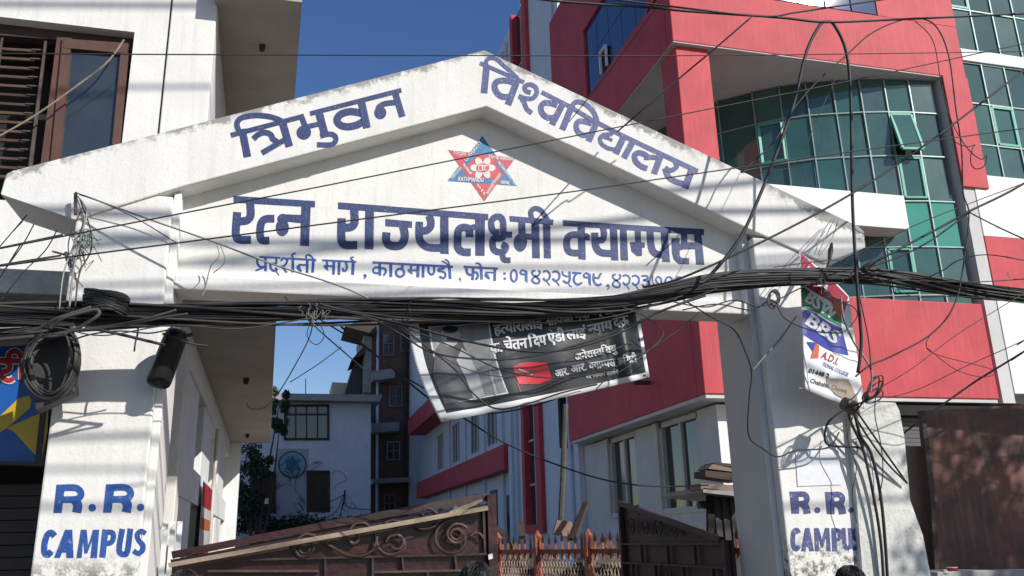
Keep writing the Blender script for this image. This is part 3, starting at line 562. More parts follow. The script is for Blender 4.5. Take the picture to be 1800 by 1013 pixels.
# far wing with red ledges; unseen top and far end stretched to shade the annex
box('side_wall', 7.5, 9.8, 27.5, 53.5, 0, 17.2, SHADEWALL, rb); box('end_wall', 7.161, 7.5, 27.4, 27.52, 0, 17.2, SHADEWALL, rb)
box('red_ledge', 7.02, 7.5, 27.6, 47, 3.77, 4.60, RED, rb, .01); box('red_ledge', 6.55, 7.49, 36, 47.2, 7.2, 8.1, RED, rb, .01)
for y in (30.5, 33.5, 37.5, 41.5):
    wn = box('window', 7.47, 7.49, y, y+1.1, 5.0, 6.6, DGLASS, rb); MB().box(7.42, 7.48, y-.06, y, 4.95, 6.65).box(7.42, 7.48, y+1.1, y+1.16, 4.95, 6.65).box(7.42, 7.48, y+.52, y+.58, 4.95, 6.65).box(7.421, 7.479, y-.06, y+1.16, 6.6, 6.65).build('frame', CREAMF, wn)
    wn = box('window', 7.47, 7.49, y, y+1.1, 1.6, 3.3, DGLASS, rb)
for y in (29.3, 32.2, 35.8, 39.5): MB().tube([(7.42, y, .5), (7.42, y, 11)], .05, 8).build('drain_pipe', SHADEWALL, rb)
box('door', 7.44, 7.49, 28.2, 29.0, 0, 3.0, DGLASS, rb)
# rolling shutter at the foot of the street face
sh_ = thing('rolling_shutter', 'dark grey rolling shutter under the red panel, seen over the white stub wall', 'shutter', (12.5, 13.3, 0))
for i in range(26): box('slat', 10.2, 14.6, YR+.34-.012*(i % 2), YR+.37, 1.6+i*.075, 1.6+i*.075+.068, SHUT, sh_)
box('housing', 10.0, 14.8, YR+.1, YR+.4, 3.56, 3.755, DARK, sh_)

# ================================================================ left building
lb = thing('house', 'white rendered house left of the gate with a wide tan soffit over the lane', 'building', (-2, 9, 0))
F0 = 7.5
def f(x, y): p = UY(x, y, F0); return p.x, p.z
xr_ = -1.54; zt_ = 6.2; zb_ = 4.45
gx = -1.25
box('facade', xr_, gx-.008, F0, F0+.25, 2.0, 9.5, WHITE, lb); box('facade', gx+.008, -.84, F0, F0+.25, 0, 9.5, WHITE, lb, .01)
box('facade_joint', gx-.02, gx+.02, F0+.02, F0+.25, 2.0, 9.5, DARK, lb)
box('facade', -6, xr_, F0, F0+.25, zt_, 6.56, WHITE, lb); box('facade', -6, xr_, F0, F0+.25, 0, zb_, WHITE, lb); box('facade', -1.55, xr_, F0+.001, F0+.25, 6.5, 9.5, WHITE, lb)
box('facade', -6, -3.6, F0, F0+.25, zb_, zt_, WHITE, lb); box('window_ceiling', -6, xr_, F0+.251, F0+.8, zt_+.001, zt_+.1, DARK, lb)
box('window_above', -6, -1.56, F0+.12, F0+.2, 6.56, 8, DARKWOOD, lb)
# side wall along the lane, ground floor open between posts, balcony slab above it
def lx(y): return -.875-.0135*(y-8.2)
LSL = 3.4
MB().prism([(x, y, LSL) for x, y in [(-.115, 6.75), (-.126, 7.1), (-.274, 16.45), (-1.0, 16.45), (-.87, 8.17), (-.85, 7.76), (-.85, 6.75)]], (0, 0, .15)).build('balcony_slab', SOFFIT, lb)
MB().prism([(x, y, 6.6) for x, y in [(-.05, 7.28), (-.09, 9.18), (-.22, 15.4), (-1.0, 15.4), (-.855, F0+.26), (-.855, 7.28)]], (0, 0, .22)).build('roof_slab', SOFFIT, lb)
MB().prism([(-.845, 7.76, 3.55), (-.98, 15.4, 3.55), (-1.2, 15.4, 3.55), (-1.1, 7.76, 3.55)], (0, 0, 3.04)).build('upper_side_wall', REVEAL, lb)
for (px_, py_, z) in ((433, 665, LSL), (461, 80, 6.6), (435, 763, LSL)):
    p = UZ(px_, py_, z); k_ = p.y/16; MB().tube([p, p-Vector((0, 0, .05)), p-Vector((0, 0, .07))], .05, 10, rr=[.035, .03, .018]).build('lamp_holder', DARKWOOD, lb)
def LB(name, y0, y1, z0, z1, m, out=0, thick=.22, bev=0):
    a, b = lx(y0)+out, lx(y1)+out
    return MB().prism([(a, y0, z0), (b, y1, z0), (b-thick, y1, z0), (a-thick, y0, z0)], (0, 0, z1-z0)).build(name, m, lb, bev)
def laneY(px): 
    lo, hi = 7.0, 30
    for _ in range(40):
        m = (lo+hi)/2
        if PR((lx(m), m, 2.4))[0] < px: lo = m
        else: hi = m
    return lo
LB('lane_beam', 7.76, 16.3, 3.12, LSL-.002, WHITE2, .02); LB('lane_beam', 7.76, 16.3, 2.02, 2.34, WHITE2, .015)
ps_ = [(7.76, laneY(341)), (laneY(352), laneY(366)), (laneY(381), laneY(391)), (laneY(399), 16.3)]
for a_, b_ in ps_: LB('post', a_, b_, 0, 3.119, WHITE2, .0, .3, .01)
for i in range(3):
    y0, y1 = ps_[i][1], ps_[i+1][0]
    for z0, z1 in ((.05, 2.02), (2.34, 3.12)):
        wn = LB('window', y0, y1, z0, z1, DGLASS if i != 0 or z0 > 1 else DARKWOOD, -.2, .02)
        v = MB(); 
        for t in (0, .5, 1):
            yy = y0+(y1-y0-.05)*t; v.box(lx(yy)-.2, lx(yy)-.14, yy, yy+.05, z0, z1)
        v.box(lx(y0)-.2, lx(y0)-.145, y0, y1, z1-.05, z1); v.build('frame', CREAMF if z0 > 1 else DARKWOOD, wn)
LB('door_leaf', ps_[0][1]+.02, ps_[0][1]+.5, 0, 1.98, mat('orange_brown_door', (.33, .13, .06), (.25, .09, .045), .6, 5), -.06, .04)
box('end_pier', lx(16.3)-.05, lx(16.3)+.2, 16.32, 16.6, 0, LSL-.003, WHITE2, lb, .01)
MB().tube([(lx(12)+.04, 12, .2), (lx(12)+.04, 12, 3.1)], .025, 8).build('drain_pipe', CREAMF, lb)
# timber window in the street face
wn = box('window', -6, xr_, F0+.7, F0+.75, zb_, zt_, DARK, lb); wn['label'] = 'brown timber window with louvre bars and one glazed sash'
def wp(name, px, Y, d, m): return plate(name, px, Y, d, m, wn, 0)
wp('frame', [(-260, 55), (0, 62), (205, 78), (236, 82), (237, 60), (0, 35), (-260, 20)], F0+.12, .1, DARKWOOD)
wp('frame', [(226, 60), (238, 62), (218, 330), (200, 330)], F0+.13, .1, DARKWOOD)
wp('frame', [(100, 66), (112, 66), (88, 330), (66, 330)], F0+.05, .12, WOOD)
wp('sash', [(112, 68), (226, 76), (223, 94), (112, 84)], F0+.02, .06, WOOD); wp('sash', [(110, 66), (126, 67), (100, 330), (84, 330)], F0+.024, .06, WOOD); wp('sash', [(212, 92), (226, 94), (205, 330), (190, 330)], F0+.02, .06, WOOD)
wp('pane', [(125, 82), (213, 92), (194, 330), (98, 330)], F0+.06, .008, DGLASS)
wp('bar', [(78, 72), (82, 72), (52, 330), (45, 330)], F0+.03, .02, IRON); wp('bar', [(2, 66), (5, 66), (-28, 330), (-33, 330)], F0+.03, .02, IRON)
for i in range(15):
    y = 84+i*15.9; dx = -1.9*i
    c = SLATM
    wp('slat', [(-4+dx, y-1), (62+dx, y+3), (60+dx, y+7), (-6+dx, y+3)], F0+.08, .03, c)
    wp('slat_pin', [(56+dx, y+1.5), (78+dx, y+2.8), (77+dx, y+4.8), (56+dx, y+3.8)], F0+.07, .01, IRON)
    wp('slat', [(-110+dx, y-7), (-24+dx, y-2), (-26+dx, y+2), (-112+dx, y-3)], F0+.08, .03, c)
    if i < 14: wp('slat_behind_glass', [(144+dx*.8, y+22), (182+dx*.8, y+25), (181+dx*.8, y+29), (143+dx*.8, y+26)], F0+.3, .02, CREAMF)
tag(MB().tube(smooth([UY(x, y, 7.38) for x, y in ((-30, 255), (60, 204), (150, 140), (190, 108), (218, 70))], 6), .008, 6).build('rope', TIMBER), 'pale rope stretched diagonally across the brown timber window', 'rope')
# chajja ledge and dark recess beside the pier
p = UY(60, 474, 6.6); q = UY(60, 517, 6.6)
lg = MB().box(-3.6, -1.49, 6.6, 7.5, q.z, p.z).build('canopy_ledge', mat('mildewed_ledge', (.60, .58, .54), (.36, .35, .32), .9, 4, .4, 40, streak=.4, fine=.6), None, .01)
tag(lg, 'stained white concrete ledge sticking out left of the gate above the cables', 'ledge')
shop = thing('small_shop', 'dark shop front below the ledge left of the left gate pier', 'shop', (-2.5, 7.2, 0))
box('back_wall', -3.8, -1.49, 7.1, 7.2, 0, 3.6, DARK, shop)
for i in range(22): box('shutter_slat', -3.6, -1.56, 6.98-.012*(i % 2), 7.0, .2+i*.085, .2+i*.085+.078, mat('brown_shutter', (.045, .03, .028), (.03, .022, .02), .6, 4), shop)
# blue shop sign
SG = 6.45
sgb = mat('sign_blue', (.008, .10, .38), (.01, .08, .30), .4, 2); sgy = mat('sign_yellow', (.62, .42, .02), (.5, .34, .02), .4, 2); sgr = mat('sign_red', (.45, .02, .03), (.38, .02, .03), .4, 2); sgw = mat('sign_white', (.75, .75, .75), (.7, .7, .7), .4, 2)
sg = plate('shop_sign', [(-420, 560), (92, 572), (64, 812), (-420, 800)], SG, .06, sgb); tag(sg, 'blue and yellow shop sign with red Devanagari letters, left of the left pier', 'sign')
plate('frame', [(88, 560), (97, 562), (70, 816), (61, 814)], SG-.02, .1, BOXM, sg); plate('frame', [(-420, 800), (70, 812), (69, 818), (-420, 808)], SG-.02, .1, BOXM, sg)
m_ = onY(SG); s3 = 3.897
P = Paint(m_, .001); P.run(0, 500, s3, [('P', (-400, 1010), (-60, 960), (130, 780), (200, 762), (215, 800), (205, 850), (140, 905), (50, 985), (100, 960), (330, 860), (325, 1010), (290, 1180), (200, 1150), (90, 1030), (-60, 1110), (-400, 1120))]); P.done('yellow_swirl', sgy, sg)
P = Paint(m_, .004); P.run(0, 500, s3, [('P', (45, 985), (95, 1010), (230, 1160), (60, 1190), (-60, 1190), (-60, 1060))]); P.done('blue_patch', sgb, sg)
RI = [((-30, 525), (40, 530), (70, 555), (60, 590), (20, 600)), ((0, 600), (20, 640), (65, 660), (95, 645)), ((150, 520), (150, 655)), ((60, 520), (70, 475), (110, 460), (145, 490), (152, 530)), ((-60, 520), (165, 528))]
P = Paint(m_, .006); P.run(0, 500, s3, [(50,)+r for r in RI]); P.done('letter_outline', sgw, sg)
P = Paint(m_, .010); P.run(0, 500, s3, [(34,)+r for r in RI]); P.done('letters', sgr, sg)
tag(plate('awning_sheet', [(-120, 568), (62, 566), (50, 582), (-120, 590)], 6.0, .4, mat('dusty_tin', (.34, .31, .24), (.2, .19, .16), .8, 10, .4, 30)), 'dusty tan sheet edge above the blue shop sign', 'awning')
# painted cloth on the lane wall
yb0, yb1 = laneY(350), laneY(366)
def vbp(o, z0, z1): return [(lx(yb0)+o, yb0, z0), (lx(yb1)+o, yb1, z0), (lx(yb1)+o, yb1, z1), (lx(yb0)+o, yb0, z1)]
vb = MB().prism(vbp(.05, 1.1, 2.28), (.006, 0, 0)).build('hanging_banner', mat('pale_banner', (.62, .60, .56), (.45, .42, .40), .7, 5))
tag(vb, 'narrow white and red cloth banner hanging on the lane wall behind the left pier', 'banner')
for z0, z1, m in ((2.02, 2.27, sgr), (1.78, 1.9, mat('banner_orange', (.5, .12, .03))), (1.2, 1.28, sgr), (1.5, 1.56, sgr)): MB().prism(vbp(.058, z0, z1), (.002, 0, 0)).build('print', m, vb)
# stacked white boards against the inside of the left pier
bt = thing('board_stack', 'three pale boards leaning behind the left pier', 'boards', (-.7, 6.8, 0))
for i in range(3): MB().bar((-.80+.045*i, 6.72+.04*i, .1), (-.82+.045*i, 6.86+.04*i, 1.78), .035, .02).build('board', WHITE2, bt)

# ================================================================ far end of the lane
AY = 47.0
ax_ = thing('annex', 'white flat roofed annex, bluish shade tint in its colour, with a round painted emblem at the end of the lane', 'building', (1, 49, 0))
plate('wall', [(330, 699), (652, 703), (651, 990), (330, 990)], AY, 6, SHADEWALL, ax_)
plate('roof_slab', [(310, 689), (672, 694), (668, 706), (310, 700)], AY-.8, 8, LEDGE, ax_)
def awin(px, bars, m=DGLASS):
    w_ = plate('window', px, AY-.02, .02, m, ax_); (x0, y0), (x1, _), (_, y1), _ = px
    v = MB()
    for (a, b, c, d) in [(x0-2, y0-2, x1+2, y0+2), (x0-2, y1-2, x1+2, y1+2), (x0-2, y0, x0+2, y1), (x1-2, y0, x1+2, y1)]+[(x0+(x1-x0)*t-1.2, y0, x0+(x1-x0)*t+1.2, y1) for t in bars]:
        v.prism([UY(a, b, AY-.08), UY(c, b, AY-.08), UY(c, d, AY-.08), UY(a, d, AY-.08)], (0, .05, 0))
    v.build('frame', DARKWOOD, w_); return w_
w1 = awin([(501, 713), (577, 713), (577, 772), (501, 772)], (.25, .5, .75))
plate('transom', [(501, 727), (577, 727), (577, 730), (501, 730)], AY-.07, .03, DARKWOOD, w1)
w2 = awin([(443, 831), (483, 831), (483, 901), (443, 901)], (.5,), DARKWOOD); w3 = awin([(541, 829), (578, 829), (578, 898), (541, 898)], (.3, .7), DARKWOOD)
plate('notice', [(463, 876), (472, 876), (472, 886), (463, 886)], AY-.1, .01, WHITE2, w2)
plate('grey_panel', [(486, 789), (543, 789), (541, 925), (484, 925)], AY-.015, .015, mat('grey_wash', (.40, .43, .47), (.33, .36, .40), .9, 2, 0, streak=.3), ax_)
P = Paint(onY(AY-.03), .01); P.disc(514, 817, 25, 24, 36); ro = P.done('round_emblem', mat('emblem_purple', (.16, .05, .14)), ax_)
P = Paint(onY(AY-.03), .04); P.disc(514, 817, 22.5, 21.5, 36); P.done('ground_disc', mat('emblem_cyan', (.18, .42, .44), (.14, .34, .38), .7, 3), ro)
P = Paint(onY(AY-.03), .07); P.poly([(514, 800), (529, 826), (499, 826)]); P.poly([(514, 834), (499, 808), (529, 808)]); P.done('star', mat('emblem_blue_grey', (.08, .18, .30)), ro)
tag(plate('box_building', [(584, 672), (624, 674), (624, 700), (584, 700)], 60, 4, mat('cream_wall', (.60, .52, .38), (.52, .45, .33), .8, 1)), 'small cream rooftop block above the annex roof', 'building')
tag(plate('rooftop_pole', [(536.5, 665), (538, 665), (538, 692), (536.5, 692)], 47.2, .05, BLACK), 'thin black pole standing on the annex roof', 'pole')
bk = thing('brick_house', 'tall dark brick house with concrete ledges behind the annex', 'building', (8, 56, 0))
BY = 54.0
plate('wall', [(652, 560), (745, 560), (742, 1000), (640, 1000)], BY, 6, BRICK, bk)
plate('corner_post', [(640, 575), (654, 575), (652, 690), (640, 690)], BY-.1, 6, LEDGE, bk)
plate('roof', [(606, 574), (660, 588), (662, 572), (640, 560)], BY-1, 4, DARKWOOD, bk); plate('roof', [(618, 632), (642, 622), (642, 606)], BY-.5, 4, DARKWOOD, bk); plate('lean_to', [(606, 692), (622, 640), (641, 615), (641, 692)], BY+1, 3, BOXM, bk)
for (x0, y0, x1, y1, fr, n) in ((674, 585, 692, 624, BROWNC, 1), (705, 588, 728, 617, BROWNC, 1), (685, 680, 707, 714, BROWNC, 1), (681, 777, 702, 808, LEDGE, 1), (676, 870, 694, 900, BROWNC, 1)):
    w_ = plate('window', [(x0, y0), (x1, y0), (x1, y1), (x0, y1)], BY-.04, .03, DGLASS, bk); v = MB()
    for (a, b, c, d) in ((x0-1.5, y0-1.5, x1+1.5, y0+1), (x0-1.5, y1-1, x1+1.5, y1+1.5), (x0-1.5, y0, x0+1, y1), (x1-1, y0, x1+1.5, y1), ((x0+x1)/2-.7, y0, (x0+x1)/2+.7, y1), (x0, (y0+y1)/2-.7, x1, (y0+y1)/2+.7)):
        v.prism([UY(a, b, BY-.12), UY(c, b, BY-.12), UY(c, d, BY-.12), UY(a, d, BY-.12)], (0, .06, 0))
    v.build('frame', fr, w_)
for px in ([(655, 652), (694, 648), (694, 664), (655, 669)], [(653, 744), (702, 742), (702, 757), (653, 761)], [(655, 842), (742, 838), (742, 846), (655, 850)]): plate('concrete_ledge', px, BY-1.2, 1.2, LEDGE, bk)
for x in (664, 732, 713): MB().tube([UY(x, 575, BY-.2), UY(x-1.5, 920, BY-.2)], .09, 8).build('drain_pipe', SHADEWALL if x != 713 else BOXM, bk)
# tree and creeper at the left of the annex
def foliage(mb, c, r, n, size):
    for _ in range(n):
        while True:
            d = Vector((random.uniform(-1, 1), random.uniform(-1, 1), random.uniform(-1, 1)))
            if d.length < 1: break
        p = Vector(c)+Vector((d.x*r[0], d.y*r[1], d.z*r[2])); a = Vector((random.gauss(0, 1), random.gauss(0, 1), random.gauss(0, 1))).normalized(); b = a.orthogonal().normalized(); b.rotate(Matrix.Rotation(random.uniform(0, 6.28), 3, a)); s = size*random.uniform(.6, 1.4)
        c2 = a.cross(b)
        mb.add([p-b*s, p+c2*s*.45, p+b*s, p-c2*s*.45], [(0, 1, 2, 3)])
tr = thing('leafy_tree', 'dark leafy tree in shade between the white house and the annex', 'tree', (-1.2, 44, 0))
fo = MB(); trk = MB()
blobs = [(455, 800, 1.0, 1.0), (440, 850, .9, 1.1), (462, 815, .7, .7), (492, 745, .5, .8), (492, 705, .55, .7), (450, 880, 1.0, .9), (430, 905, .8, .8)]
base = UY(450, 960, 44); base.z = 0
for x, y, rx, rz in blobs:
    c = UY(x, y, 44); 
    for j in range(7):
        cc = c+Vector((random.uniform(-rx, rx)*.7, random.uniform(-.8, .8), random.uniform(-rz, rz)*.7)); foliage(fo, cc, (rx*.38, .4, rz*.34), 110, .095)
    trk.tube([base, base.lerp(c, .45)+Vector((random.uniform(-.3, .3), 0, .5)), c], .1, 7, rr=[.14, .06, .015])
fo.build('crown', LEAF, tr); trk.build('trunk', DARKWOOD, tr)
hd = MB()
for x in range(415, 650, 7):
    c = UY(x, 925+random.uniform(-8, 4), 45.5); foliage(hd, c, (.45, .4, .45), 90, .10)
tag(hd.build('low_bushes', LEAF), 'dark tangle of low bushes along the foot of the annex', 'bushes', kind='stuff')
vn = MB()
for i in range(26):
    x = random.uniform(480, 600); y = random.uniform(800, 915); p = UY(x, y, 46.8); pts = [p]
    for j in range(5): p = p+Vector((random.uniform(-.45, .45), 0, random.uniform(-.5, .35))); pts.append(p)
    vn.tube(smooth(pts, 3), .012, 4)
tag(vn.build('dry_creeper', IRON), 'thin dry creeper stems spread over the annex wall', 'creeper', kind='stuff')
mb = MB().tube([UY(*p, 46.7) for p in ((606, 862), (606, 875), (602, 890))], .05, 6)
for pts in (((606, 865), (590, 900), (560, 915)), ((604, 880), (615, 893), (652, 896)), ((603, 885), (598, 905), (592, 922)), ((604, 870), (585, 880), (575, 884))): mb.tube([UY(*p, 46.7) for p in smooth([(a, b, 0) for a, b in pts], 5) for p in [(p.x, p.y)]], .02, 4)
tag(mb.build('junction_box', BLACK), 'small black junction box with loose wires on the annex wall', 'junction box')
# ================================================================ metal gate leaves
def bar_px(mb, a, b, Y, wpx, d=.03):
    A = Vector(a); B = Vector(b); dd = (B-A).normalized(); n = Vector((-dd.y, dd.x))*wpx/2
    mb.prism([UY(q.x, q.y, Y) for q in (A+n, B+n, B-n, A-n)], (0, d, 0)); return mb
gl = thing('gate_leaf', 'maroon sheet-metal gate leaf with scrollwork, closed across the left of the opening', 'gate', (.3, 6.42, 0))
LY = 6.40
plate('sheet', [(302, 985), (600, 925), (858, 885), (868, 1500), (290, 1560)], LY+.03, .01, MAROON, gl)
bar_px(MB(), (302, 976), (590, 920), LY-.02, 13, .05).build('top_rail', MAROON, gl); bar_px(MB(), (589, 920), (858, 873), LY-.0, 13, .05).build('top_rail', GATEDARK, gl)  # right length takes the shaded copy of the maroon
plate('end_post', [(856, 870), (872, 868), (892, 1480), (874, 1480)], LY-.03, .07, MAROON, gl, .004)
for a, b, wd in (((300, 987), (862, 888), 6), ((440, 984), (856, 974), 4), ((365, 1004), (560, 1004), 4), ((655, 1006), (860, 1002), 4)):
    bar_px(MB(), a, b, LY-.012, wd, .03).build('rail', MAROON2 if wd < 6 else MAROON, gl)
for x, y0, y1 in ((572, 980, 1200), (655, 978, 1200), (707, 977, 1005), (800, 976, 1003), (752, 1005, 1100), (850, 890, 975)):
    bar_px(MB(), (x, y0), (x+3, y1), LY-.01, 4, .03).build('upright', GATEDARK, gl)
# scrolls in the enlarged detail's coordinates (origin 280,840 scale 3)
def spiral(cx, cy, r0, r1, a0, turns, n=26):
    return [(cx+(r0+(r1-r0)*i/n)*cos(a0+turns*2*pi*i/n), cy+(r0+(r1-r0)*i/n)*.95*sin(a0+turns*2*pi*i/n)) for i in range(n+1)]
SCR = [spiral(1565, 300, 28, 30, 0, 1) + spiral(1570, 300, 40, 62, 0, .9), spiral(1545, 320, 62, 100, -1.2, .95) , [(1640, 310), (1660, 292), (1690, 295), (1710, 320)],
       spiral(1248, 345, 28, 52, 2.6, -.9), [(1150, 290), (1148, 350), (1180, 395), (1235, 405), (1290, 375), (1290, 330), (1260, 302), (1228, 310)],
       [(870, 335), (920, 370), (990, 405), (1060, 412), (1120, 385), (1145, 330), (1140, 290)], spiral(1020, 325, 14, 40, 3.1, -.85), [(725, 335), (715, 370), (735, 410), (775, 415), (810, 385), (812, 350)],
       spiral(770, 375, 20, 45, 0, .9), [(1350, 255), (1390, 272), (1440, 262), (1470, 235)], [(1190, 240), (1230, 222), (1290, 235)], [(1385, 200), (1400, 170), (1430, 165), (1465, 190)], [(1005, 275), (1030, 245), (1080, 238), (1115, 260)], [(730, 325), (770, 298), (825, 305)]]
for s in SCR:
    P3 = [UY(280+x/3, 840+y/3, LY-.02) for x, y in s]; P3 = smooth(P3, 3) if len(s) < 20 else P3
    m = MB(); m.tube(P3, .011, 6); m.build('scroll', MAROON2, gl)
pk = bar_px(MB(), (296, 994), (858, 893), LY-.09, 8.5, .05).build('timber_batten', TIMBER, None, .003); tag(pk, 'long dusty timber batten laid along the top of the maroon gate leaf', 'timber')
mb = MB().tube([UY(x, y, LY-.06) for x, y in ((790, 902), (815, 890), (845, 881))], .012, 6); mb.tube([UY(x, y, LY-.07) for x, y in ((800, 900), (830, 889), (848, 880))], .012, 6)
tag(mb.build('wood_strip', TIMBER), 'short split wood strips tucked beside the batten near the gate post', 'wood strip')
tag(plate('paper_scrap', [(858, 975), (866, 973), (866, 982), (859, 984)], LY-.034, -.002, WHITE2), 'torn white paper scrap on the maroon gate post', 'paper')
# right leaf, swung inwards, its shade put into the colour
hx, hy = 3.62, 6.62; ang = radians(122)
gd = Vector((cos(ang), sin(ang), 0)); LEN = 2.25
def GP(u, z, o=0): nrm = Vector((gd.y, -gd.x, 0)); return Vector((hx, hy, 0))+gd*u+nrm*o+Vector((0, 0, z))
# free end sits under pixel column 1097
best = min(range(80, 170), key=lambda a: abs(PR((hx+LEN*cos(radians(a)), hy+LEN*sin(radians(a)), 1.8))[0]-1097)); ang = radians(best); gd = Vector((cos(ang), sin(ang), 0))
e = GP(LEN, 0); ztop = 1.6
for z in [1.2+.005*i for i in range(260)]:
    if PR((e.x, e.y, z))[1] < 885: ztop = z; break
zh = 1.6
e2 = GP(.02, 0)
for z in [1.0+.005*i for i in range(260)]:
    if PR((e2.x, e2.y, z))[1] < 950: zh = z; break
g2 = thing('gate_leaf', 'maroon gate leaf with scrollwork, shade put into its colour, swung open beside the right pier', 'gate', (hx, hy, 0))
MB().prism([GP(0, .1), GP(LEN, .1), GP(LEN, ztop), GP(.12, zh), GP(0, zh)], gd.cross(Vector((0, 0, 1)))*.01).build('sheet', GATEDARK, g2)
for a, b in ((GP(LEN, .1, -.03), GP(LEN, ztop, -.03)), (GP(LEN, ztop, -.03), GP(.12, zh, -.03)), (GP(.06, .1, -.03), GP(.06, zh, -.03))): MB().bar(a, b, .05, .05).build('frame_bar', GATEDARK, g2, .004)
for z in (zh-.03, zh-.22, zh-.42): MB().bar(GP(.06, z, -.035), GP(LEN, z, -.035), .025, .02).build('rail', GATEDARK, g2)
for i, u in enumerate((.3, .6, .85, 1.15, 1.45, 1.75, 2.0)): MB().bar(GP(u, zh-.03 if i % 2 else zh-.22, -.035), GP(u, zh-.22 if i % 2 else zh-.42, -.035), .03, .02).build('upright', GATEDARK, g2)
for u, z, r in ((1.95, zh+.14, .10), (1.6, zh+.12, .09), (1.3, zh+.11, .10), (.95, zh+.08, .07), (1.75, zh+.30, .06), (1.2, zh-.32, .14)):
    pts = [GP(u+r*(1-i/34)*cos(i*.35), z+r*(1-i/34)*sin(i*.35), -.045) for i in range(30)]; MB().tube(pts, .010, 5).build('scroll', GATEDARK, g2)
# ================================================================ orange palisade fence behind the gate
fn = thing('palisade_fence', 'rusty orange spear-topped fence with diamond mesh between the gate leaves', 'fence', (4.5, 9.5, 0))
FA, FB = UY(868, 980, 11.4), UY(1128, 980, 8.8)
def FP(t, z, o=0): p = FA.lerp(FB, t); return Vector((p.x, p.y+o, z))
def tfor(px):   # parameter whose column is px
    lo, hi = -.3, 1.6
    for _ in range(40):
        m = (lo+hi)/2
        if PR(FP(m, 1.3))[0] < px: lo = m
        else: hi = m
    return lo
zr = 1.43
for px in (876, 946, 1036, 1125):
    t = tfor(px); MB().bar(FP(t, 0), FP(t, 1.60), .09, .09).tube([FP(t, 1.60), FP(t, 1.68)], .03, 6, rr=[.06, .01]).build('post', ORANGE, fn, .004)
pkts = [884+i*9.9 for i in range(7)] + [955+i*11.5 for i in range(8)] + [1048+i*13.5 for i in range(7)] + [1150, 1170, 1192, 1240, 1262, 1300]
for px in pkts:
    t = tfor(px); zt = 1.63+random.uniform(-.015, .015)
    m = MB().bar(FP(t, zr-.08), FP(t, zt-.10), .028, .012)
    a = FP(t, zt-.10); dx = (FB-FA).normalized()
    m.prism([a-dx*.014, a+dx*.014, a+dx*.018+Vector((0, 0, .05)), a+Vector((0, 0, .12)), a-dx*.018+Vector((0, 0, .05))], (0, .008, 0))
    for s in (-1, 1): m.prism([a+dx*.008*s, a+dx*.016*s, a+dx*.045*s+Vector((0, 0, .075)), a+dx*.030*s+Vector((0, 0, .05))], (0, .008, 0))
    m.build('picket', ORANGE, fn)
MB().bar(FP(-.1, zr), FP(1.55, zr), .02, .05).build('rail', ORANGE, fn); MB().bar(FP(-.1, 1.12, -.02), FP(1.0, 1.12, -.02), .02, .025).build('rail', CREAMF, fn); MB().bar(FP(-.1, .1), FP(1.55, .1), .02, .05).build('rail', ORANGE, fn)
m = MB(); L_ = (FB-FA).length
for i in range(-12, 58):
    for s in (-1, 1):
        u0 = i*.058; u1 = u0+s*1.1*.42
        a, b = (u0, .12), (u1, zr)
        if 0 <= u0 <= L_*1.0 and 0 <= u1 <= L_*1.0 or True:
            m.tube([FP(u0/L_*1.0+.0, .12, .01*s), FP(u1/L_*1.0, zr, .01*s)], .0035, 3)
me_ = m.build('wire_mesh', MESHM, fn); me_['kind'] = 'stuff'
# rubble, boards and bamboo behind the fence
tag(MB().tube([UY(986, 915, 12.2), UY(990, 830, 12.2), UY(994, 711, 12.2)], .045, 8).build('bamboo_pole', mat('grey_bamboo', (.10, .09, .075), (.06, .055, .045), .8, 9)), 'tall grey bamboo pole leaning on the campus wall behind the fence', 'pole')
tag(MB().prism([UY(x, y, 12.6) for x, y in ((972, 940), (980, 913), (1005, 918), (1012, 945))], (0, .06, .0)).build('broken_slab', BROWNC), 'broken grey slab leaning behind the orange fence', 'slab')
for nme, a, b, lab in (('scrap_board', (1008, 945), (1030, 884), 'dark splintered board leaning upright behind the fence'), ('scrap_board', (1003, 948), (1022, 905), 'shorter dark board leaning beside the splintered one'), ('scrap_board', (918, 945), (916, 918), 'stubby dark post end left of the broken slab'), ('scrap_board', (885, 940), (872, 928), 'small tilted dark offcut at the left end of the fence')):
    tag(MB().bar(UY(*a, 12), UY(*b, 12.3), .09, .05).build(nme, DARKWOOD), lab, 'board')
rbm = MB(); random.seed(5)
for i in range(150):
    x = random.uniform(872, 1100); p = UY(x, 975, random.uniform(11.9, 12.6)); p.z = random.uniform(.2, 1.32); d = Vector((random.uniform(-1, 1), random.uniform(-.4, .4), random.uniform(-.6, .6))).normalized()*random.uniform(.12, .38)
    rbm.bar(p-d, p+d, random.uniform(.05, .22), random.uniform(.03, .14))
tag(rbm.build('rubble', mat('dusty_rubble', (.10, .085, .07), (.05, .042, .036), .9, 6, .3)), 'jumbled heap of dark planks and rubble behind the orange fence', 'rubble', kind='stuff')
random.seed(8)
